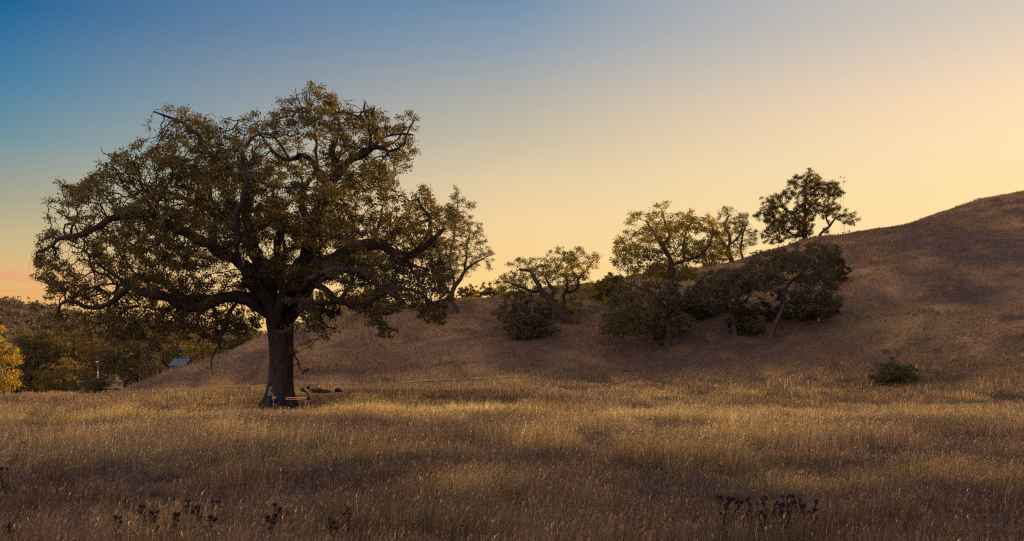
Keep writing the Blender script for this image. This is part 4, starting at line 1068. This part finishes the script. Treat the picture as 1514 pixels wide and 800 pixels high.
# ------------------------------------------------------------------ small things
def box_bm(bm, lo, hi, rot=None):
    vs = bmesh.ops.create_cube(bm, size=1)['verts']
    for v in vs:
        v.co = Vector([(lo[k]+hi[k])/2+v.co[k]*(hi[k]-lo[k]) for k in range(3)])
    return vs
def bm_obj(name, bm, mat, parent=None, bev=0):
    if bev: bmesh.ops.bevel(bm, geom=bm.edges[:], offset=bev, segments=1, affect='EDGES')
    me = bpy.data.meshes.new(name); bm.to_mesh(me); bm.free(); return link_mesh(name, me, mat, parent)
def log(label, pxa, pxb, py, r_px, seed):
    _, Y, _ = hit((pxa+pxb)/2, py+r_px, up=.12); xa, xb = wx(pxa, Y), wx(pxb, Y); r0 = r_px/F*Y
    print('log at', Y)
    rr = np.random.default_rng(seed); n = 14
    P = np.stack([np.linspace(xa, xb, n), Y+.25*np.sin(np.linspace(0, 2.2, n)), np.array([tz(x, Y)+r0*.55 for x in np.linspace(xa, xb, n)])+rr.normal(0, .02, n)], -1)
    P[:, 2] += .16
    P[:, 2] += .05*np.sin(np.linspace(0, 6, n))
    rad = r0*(1+.2*np.sin(np.arange(n)*1.3+seed))*np.linspace(1.15, .6, n)*np.sin(np.linspace(.35, 2.6, n))**.4
    root = empty('fallen_log', (P[0][0], Y, tz(xa, Y))); tag(root, label, 'log')
    V, q = tubes([np.arange(n)], P, rad, lambda x: 10); link_mesh('log_bole', np_mesh('log_bole', V, q, True), M['bark_dark'], root)
    S = []; c = []
    for k, i in enumerate((3, 8, 11)):
        a = P[i]; b = a+np.array([rr.normal(0, .12), rr.normal(0, .1), .22]); S += [a, (a+b)/2+rr.normal(0, .02, 3), b]; c.append(np.array([3*k, 3*k+1, 3*k+2]))
    for cc in c:
        V, q = tubes([cc], np.array(S), np.array([.05, .04, .02]*3), lambda x: 5); link_mesh('branch_stub', np_mesh('branch_stub', V, q, True), M['bark_dark'], root)
log('long dark fallen log in the grass right of the long-haired person', 460, 488, 577.5, 3.4, 1)
log('short stubby fallen log beyond the end of the long one', 496, 505, 577, 2.9, 2)

# slim mast with wind vane on the crest
M['steel'] = plain_mat('weathered_steel', (.12, .11, .10), .5, .2, 4, .6)
M['postwood'] = plain_mat('grey_post_wood', (.10, .08, .065), .9, .3, 6)
Y = 198; x = wx(1248, Y); zg = tz(x, Y); top = wz(262, Y)
root = empty('weather_mast', (x, Y, zg)); tag(root, 'slim steel mast with a crossbar on top, standing on the hill crest', 'mast')
P = np.array([[x, Y, zg-.1], [x, Y, (zg+top)/2], [x-.15, Y, top]])
V, q = tubes([np.arange(3)], P, np.array([.06, .05, .035]), lambda x: 8); link_mesh('pole', np_mesh('pole', V, q, True), M['steel'], root)
bm = bmesh.new(); box_bm(bm, (x-.75, Y-.03, top-.03), (x+.45, Y+.03, top+.03)); bm_obj('crossbar', bm, M['steel'], root)
link_ball('wind_cup', (x-.72, Y, top+.02), .13, M['steel'], root); 
bm = bmesh.new(); box_bm(bm, (x-.05, Y-.04, top-1.0), (x+.18, Y+.04, top-.75)); bm_obj('sensor_box', bm, M['steel'], root)
for sg in (-1, 1):
    V, q = tubes([np.arange(2)], np.array([[x, Y, top-3.5], [x+sg*1.0, Y+sg*.6, tz(x+sg, Y)]]), np.array([.012, .012]), lambda x: 4)
    link_mesh('guy_wire', np_mesh('guy_wire', V, q, True), M['steel'], root)
# crest rail fence
Y = 197.5; pxs = [1212, 1221, 1230, 1239.5, 1246, 1256]
root = empty('rail_fence', (wx(1240, Y), Y, tz(wx(1240, Y), Y))); tag(root, 'short weathered rail fence on the crest below the mast', 'fence')
prev = None
for px in pxs:
    x = wx(px, Y); z = tz(x, Y); bm = bmesh.new(); box_bm(bm, (x-.07, Y-.07, z-.2), (x+.07, Y+.07, z+1.35)); bm_obj('fence_post', bm, M['postwood'], root, .01)
    if prev and not (px == 1246):
        for h in (.55, 1.1):
            V, q = tubes([np.arange(2)], np.array([[prev[0], Y-.09, prev[1]+h], [x, Y-.09, z+h]]), np.array([.045, .045]), lambda x: 6)
            link_mesh('rail', np_mesh('rail', V, q, False), M['postwood'], root)
    prev = (x, z)
# thin posts along the hill foot and by the grove
wh = plain_mat('white_painted_steel', (.42, .41, .40), .5, .1)
def post(px, py, hpx, label, grp='thin posts of the old fence line along the foot of the slope'):
    x, Y, z = hit(px, py)
    root = empty('fence_post', (x, Y, z)); tag(root, label, 'post', grp)
    root['category'] = 'post'
    bm = bmesh.new(); h = hpx/F*Y; box_bm(bm, (x-.035, Y-.02, z-.2), (x+.035, Y+.02, z+h)); bm_obj('stake', bm, M['postwood'], root, .006)
    bm = bmesh.new(); box_bm(bm, (x-.042, Y-.03, z+h*.75), (x+.042, Y+.03, z+h*.79)); bm_obj('wire_clip', bm, M['steel'], root)
for px, py, h, lab in [(720,556,15,'thin stake on the slope below the saddle between the airy and leaning oaks'),(785,556,15,'thin stake on the slope straight below the leaning oak crown'),(853,557,17,'tall thin stake on the slope below the leaning oak root'),(646,500,17,'thin stake half way up the slope, below the airy oak'),
                      (206,567,8,'tiny stake near the tip of the slope right of the dark shrub'),(248,564,8,'tiny stake on the slope below the blue roof'),(1034,595,14,'thin dark stake in the meadow below the hillside oaks')]:
    post(px, py, h, lab)
for px, py, h, lab in [(5,600,13,'thin grey post beside the golden tree trunk, leftmost of the meadow edge posts'),(20,600,13,'pale post right of the golden tree trunk'),(64,600,8,'short post at the meadow edge below the dark bushy tree'),(82,600,8,'short post at the meadow edge left of the dark shrub')]:
    post(px, py-3, h, lab, 'posts along the meadow edge in front of the grove')
# marker stake, white
x, Y, z = hit(1210, 474)
bm = bmesh.new(); box_bm(bm, (x-.12, Y-.05, z-.1), (x+.12, Y+.05, z+.5)); box_bm(bm, (x-.06, Y-.07, z+.5), (x+.06, Y+.02, z+.62))
tag(bm_obj('marker_stake', bm, wh, None, .01), 'tiny white marker stake on the slope below the wide dark oak', 'stake')
# pole with lamp by the grove
Y = 128; x = wx(145, Y); zg = tz(x, Y)
root = empty('lamp_pole', (x, Y, zg)); tag(root, 'thin white pole with a small pale lamp head, before the dark grove', 'pole')
V, q = tubes([np.arange(3)], np.array([[x, Y, zg-.2], [x, Y, wz(562, Y)], [x, Y, wz(535, Y)]]), np.array([.05, .045, .035]), lambda x: 8)
link_mesh('pole', np_mesh('pole', V, q, True), M['steel'], root)
V, q = tubes([np.arange(2)], np.array([[x, Y, wz(563, Y)], [x, Y, wz(549, Y)]]), np.array([.065, .065]), lambda x: 10)
link_mesh('white_sleeve', np_mesh('white_sleeve', V, q, True), wh, root)
bm = bmesh.new(); box_bm(bm, (x-.26, Y-.1, wz(535.6, Y)), (x+.08, Y+.1, wz(534.2, Y))); bm_obj('lamp_head', bm, wh, root, .02)
# shed with blue-grey corrugated roof
Y = 150; xl, xr = wx(257, Y), wx(282, Y); zr = wz(531.5, Y); ze = wz(542, Y); zg = tz(xl, Y)-.3
root = empty('shed', ((xl+xr)/2, Y, zg)); tag(root, 'shed showing only its blue corrugated metal roof above the slope', 'shed')
mr, nt, out = newmat('blue_corrugated_metal')
b = N(nt, 'ShaderNodeBsdfPrincipled'); b.inputs['Base Color'].default_value = (.07, .105, .15, 1); b.inputs['Roughness'].default_value = .45; b.inputs['Metallic'].default_value = .3
nt.links.new(b.outputs[0], out.inputs[0])
n = 48; V = []
for i in range(n+1):
    xx = xl+(xr-xl)*i/n; bump = .16 if i % 3 == 0 else 0
    for (yy, z) in ((Y-2.6, ze), (Y, zr), (Y+2.6, ze)): V.append((xx, yy, z+bump)); V.append((xx, yy, z+bump-.06))
V = np.array(V); a = np.arange(n)*6
Q = np.concatenate([np.stack([a+k, a+6+k, a+6+k+2, a+k+2], -1) for k in (0, 1, 2, 3)])
link_mesh('roof', np_mesh('roof', V, [Q], False), mr, root)
bm = bmesh.new(); box_bm(bm, (xl+.2, Y-2.3, zg), (xr-.2, Y+2.3, ze-.1)); bm_obj('wall', bm, M['postwood'], root)
bm = bmesh.new(); box_bm(bm, (xl+1.2, Y-2.38, zg), (xl+2.2, Y-2.302, zg+2)); bm_obj('door', bm, M['steel'], root)

# ------------------------------------------------------------------ dry thistles in the foreground
def thistle(px, top_py, Y, label, group, seed, heads=4):
    r = np.random.default_rng(seed); x = wx(px, Y); z = tz(x, Y); H = max(.3, wz(top_py, Y)-z)
    root = empty('thistle', (x, Y, z)); tag(root, label, 'thistle', group)
    pos, rad, ch = [], [], []
    lean = r.normal(0, .08)
    main = [np.array([x+lean*H*t+.02*math.sin(t*5+seed), Y, z-.05+(H+.05)*t]) for t in np.linspace(0, 1, 7)]
    pos += main; rad += list(np.linspace(.009, .006, 7)); ch.append(np.arange(7)); tips = [main[-1]]
    for k in range(heads+1):
        i = r.integers(2, 6); a = main[i]; L = H*r.uniform(.14, .34); s = r.choice([-1, 1])
        m = a+np.array([s*L*.28, r.normal(0, .03), L*.35]); e = a+np.array([s*L*.38, r.normal(0, .05), L*.95])
        e[2] = min(e[2], z+H*.99); n0 = len(pos); pos += [a, m, e]; rad += [.006, .0055, .005]; ch.append(np.arange(n0, n0+3)); tips.append(e)
    V, q = tubes(ch, np.array(pos), np.array(rad), lambda x: 5); link_mesh('stalk', np_mesh('stalk', V, q, True), M['thistle'], root)
    for t in tips:
        # spiny head: bur with radiating bracts
        m = 46; d = r.normal(0, 1, (m, 3)); d /= np.linalg.norm(d, axis=1)[:, None]
        R0 = r.uniform(.015, .024)
        u = np.cross(d, r.normal(0, 1, (m, 3))); u /= np.linalg.norm(u, axis=1)[:, None]
        c = t+np.array([0, 0, R0*.6])
        VV = np.stack([c+u*R0*.35+d*R0*.3, c-u*R0*.35+d*R0*.3, c+d*R0*r.uniform(1.1, 1.9, (m, 1))], 1).reshape(-1, 3)
        bm = bmesh.new(); bmesh.ops.create_icosphere(bm, subdivisions=1, radius=R0*.95)
        bv = np.array([v.co[:] for v in bm.verts])*np.array([.85, .85, 1.15])+c; bf = np.array([[v.index for v in f.verts] for f in bm.faces]); bm.free()
        V = np.concatenate([VV, bv]); Fq = [np.arange(m*3).reshape(-1, 3), bf+m*3]
        link_mesh('seed_head', np_mesh('seed_head', V, Fq, False), M['thistle'], root)
    # withered leaves on the stalk
    n = 16; i = r.integers(0, 6, n); C = np.array([main[k] for k in i]); 
    V, f, T = leaves(C, 2, .02, .07, r, ratio=.3); link_mesh('withered_leaves', np_mesh('withered_leaves', V, f, False, T), M['thistle'], root)
TL = [(172,770),(186,776),(210,766),(234,778),(262,762),(270,756),(278,768),(293,750),(310,770),(322,782)]
ORD = ['first','second','third','fourth','fifth','sixth','seventh','eighth','ninth','tenth','eleventh','twelfth','thirteenth']
for i, (px, py) in enumerate(TL):
    thistle(px, py, 11.2+.5*((i*7) % 4), f'dry dark thistle, {ORD[i]} from the left in the lower left row of thistles', 'thistles in the lower left of the meadow', 300+i)
TM = [(397,748),(412,770),(428,776),(493,776),(512,760),(518,772)]
for i, (px, py) in enumerate(TM):
    thistle(px, py, 11.0+.5*((i*5) % 3), f'dry dark thistle, {ORD[i]} from the left in the scattered row below the huge oak trunk', 'thistles in the meadow below the oak', 330+i)
TR = [(1071,738),(1063,752),(1090,748),(1110,738),(1124,746),(1131,748),(1148,760),(1153,746),(1166,736),(1174,742),(1181,740),(1187,750),(1205,744)]
for i, (px, py) in enumerate(TR):
    thistle(px, py, 11.4+.6*((i*7) % 4), f'dry dark thistle, {ORD[i]} from the left in the dense lower right cluster', 'thistles in the lower right of the meadow', 360+i, heads=3)
for i, (px, py, lab) in enumerate([(4,694,'dark thistle standing alone at the left edge of the meadow'),(14,786,'low thistle in the bottom left corner')]):
    thistle(px, py, [15, 10.6][i], lab, None, 390+i)
# bare stick at the left
Y = 24; P = np.array([[wx(16, Y), Y, tz(wx(16, Y), Y)-.05], [wx(20, Y), Y, wz(676, Y)], [wx(28, Y), Y, wz(662, Y)], [wx(34, Y), Y, wz(653, Y)]])
V, q = tubes([np.arange(4)], P, np.array([.02, .018, .022, .012]), lambda x: 6)
tag(link_mesh('bare_stick', np_mesh('bare_stick', V, q, True), M['thistle']), 'single bare slanting stick poking out of the grass near the left edge', 'stick')

# ------------------------------------------------------------------ sky, sun, camera
SUN_AZ, SUN_EL = R(45), R(10)
GLOW = R(50)      # bearing of the brightest sky
w = bpy.data.worlds.new('World'); scn.world = w; w.use_nodes = True
nt = w.node_tree; nt.nodes.clear()
out = N(nt, 'ShaderNodeOutputWorld'); bg = N(nt, 'ShaderNodeBackground')
sky = N(nt, 'ShaderNodeTexSky', sky_type='NISHITA', sun_disc=False, sun_elevation=SUN_EL, sun_rotation=SUN_AZ, air_density=1.2, dust_density=3.0, ozone_density=1.5)
tc = N(nt, 'ShaderNodeTexCoord')
sp = N(nt, 'ShaderNodeSeparateXYZ'); nt.links.new(tc.outputs['Generated'], sp.inputs[0])
def mth(op, a, b=None, c=None, clamp=False):
    n = N(nt, 'ShaderNodeMath', operation=op, use_clamp=clamp)
    for k, v in enumerate((a, b, c)):
        if v is None: continue
        if isinstance(v, (int, float)): n.inputs[k].default_value = v
        else: nt.links.new(v, n.inputs[k])
    return n.outputs[0]
hx = mth('MULTIPLY', sp.outputs[0], math.sin(GLOW)); hy = mth('MULTIPLY', sp.outputs[1], math.cos(GLOW))
dot = mth('ADD', hx, hy)
hl = mth('SQRT', mth('ADD', mth('MULTIPLY', sp.outputs[0], sp.outputs[0]), mth('MULTIPLY', sp.outputs[1], sp.outputs[1])))
cz = mth('DIVIDE', dot, mth('MAXIMUM', hl, .02))            # cosine of the bearing from the sun
el = mth('MULTIPLY', sp.outputs[2], 1.0, clamp=True)
ZEN = (.68, .61, .76)  # overhead sky out of view, lifted to add soft top light
def st(L): return [(z, lin(*c)) for z, c in L]+[(1.0, ZEN)]
back_fill = ramp(nt, el, [(0, (3.6, 2.3, 1.7)), (.15, (4.0, 2.65, 2.0)), (.4, (3.2, 2.25, 1.95)), (.7, (1.4, 1.15, 1.3)), (1.0, ZEN)])  # sky behind the camera, made brighter and warmer than dusk to fill shadows
rl = ramp(nt, el, st([(0, (232, 178, 104)), (.069, (234, 184, 106)), (.098, (222, 186, 128)), (.13, (198, 180, 138)), (.16, (168, 166, 142)), (.213, (110, 146, 158)), (.26, (70, 127, 163)), (.32, (24, 98, 150)), (.45, (30, 88, 148)), (.6, (90, 120, 165))]))
rm = ramp(nt, el, st([(0, (255, 214, 135)), (.084, (253, 214, 138)), (.11, (250, 211, 145)), (.155, (245, 211, 157)), (.195, (227, 204, 163)), (.237, (198, 187, 164)), (.28, (172, 172, 167)), (.312, (145, 160, 174)), (.353, (112, 143, 172)), (.5, (100, 132, 172)), (.6, (140, 155, 180))]))
rr_ = ramp(nt, el, st([(0, (254, 222, 158)), (.174, (253, 224, 166)), (.21, (254, 224, 178)), (.245, (252, 219, 180)), (.27, (240, 213, 184)), (.295, (225, 206, 184)), (.32, (212, 199, 183)), (.45, (185, 185, 190)), (.6, (190, 185, 192))]))
def mixc(f, a, b):
    n = N(nt, 'ShaderNodeMix', data_type='RGBA'); nt.links.new(f, n.inputs[0]); nt.links.new(a, n.inputs[6]); nt.links.new(b, n.inputs[7]); return n.outputs[2]
def mr_(v, a, b):
    n = N(nt, 'ShaderNodeMapRange'); n.inputs[1].default_value = a; n.inputs[2].default_value = b; n.clamp = True; nt.links.new(v, n.inputs[0]); return n.outputs[0]
cL, cM, cR = math.cos(R(76.8)), math.cos(R(50)), math.cos(R(23.2))
c1 = mixc(mr_(cz, -.45, cL-.03), back_fill.outputs[0], rl.outputs[0])
c2 = mixc(mr_(cz, cL, cM), c1, rm.outputs[0])
c3 = mixc(mr_(cz, cM, cR), c2, rr_.outputs[0])
# thin low cloud bars, stretched along the horizon
mp = N(nt, 'ShaderNodeMapping'); mp.inputs['Scale'].default_value = (2.2, 2.2, 34); nt.links.new(tc.outputs['Generated'], mp.inputs[0])
cn = N(nt, 'ShaderNodeTexNoise'); cn.inputs['Scale'].default_value = 1.6; cn.inputs['Detail'].default_value = 4; nt.links.new(mp.outputs[0], cn.inputs[0])
cm = mth('MULTIPLY', mr_(cn.outputs[0], .42, .56), mth('MULTIPLY', mr_(sp.outputs[2], .06, .075), mr_(sp.outputs[2], .115, .095)))
cm = mth('MULTIPLY', mth('MULTIPLY', cm, mr_(cz, .42, .27)), .5)
pink = N(nt, 'ShaderNodeRGB'); pink.outputs[0].default_value = (*lin(236, 156, 112), 1)
c4 = mixc(cm, c3, pink.outputs[0])
# physical sky adds its share
sk = N(nt, 'ShaderNodeMix', data_type='RGBA', blend_type='ADD'); sk.inputs[0].default_value = .0015
nt.links.new(c4, sk.inputs[6]); nt.links.new(sky.outputs[0], sk.inputs[7])
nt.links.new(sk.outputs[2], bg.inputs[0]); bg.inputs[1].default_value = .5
nt.links.new(bg.outputs[0], out.inputs[0])

L = bpy.data.lights.new('sun', 'SUN'); L.energy = 5.0; L.angle = R(.6); L.color = (1.0, .60, .24)
so = bpy.data.objects.new('sun', L); col.objects.link(so)
d = Vector((math.sin(SUN_AZ)*math.cos(SUN_EL), math.cos(SUN_AZ)*math.cos(SUN_EL), math.sin(SUN_EL)))
so.rotation_euler = d.to_track_quat('Z', 'Y').to_euler(); so.location = (60, 40, 60)

cam = bpy.data.cameras.new('camera'); co = bpy.data.objects.new('camera', cam); col.objects.link(co)
co.location = (0, 0, EYE); co.rotation_euler = (R(90), 0, 0)
cam.sensor_width = 36; cam.lens = 36*F/1514; cam.shift_y = (HY-400)/1514; cam.clip_end = 20000; cam.clip_start = .1
scn.camera = co
scn.view_settings.view_transform = 'Standard'; scn.view_settings.look = 'None'; scn.view_settings.exposure = 1; scn.view_settings.gamma = 1
scn.render.engine = 'CYCLES'
scn.cycles.use_denoising = False; scn.cycles.pixel_filter_type = 'BLACKMAN_HARRIS'; scn.cycles.filter_width = 1.25
scn.cycles.max_bounces = 5; scn.cycles.diffuse_bounces = 3; scn.cycles.transmission_bounces = 3; scn.cycles.glossy_bounces = 2
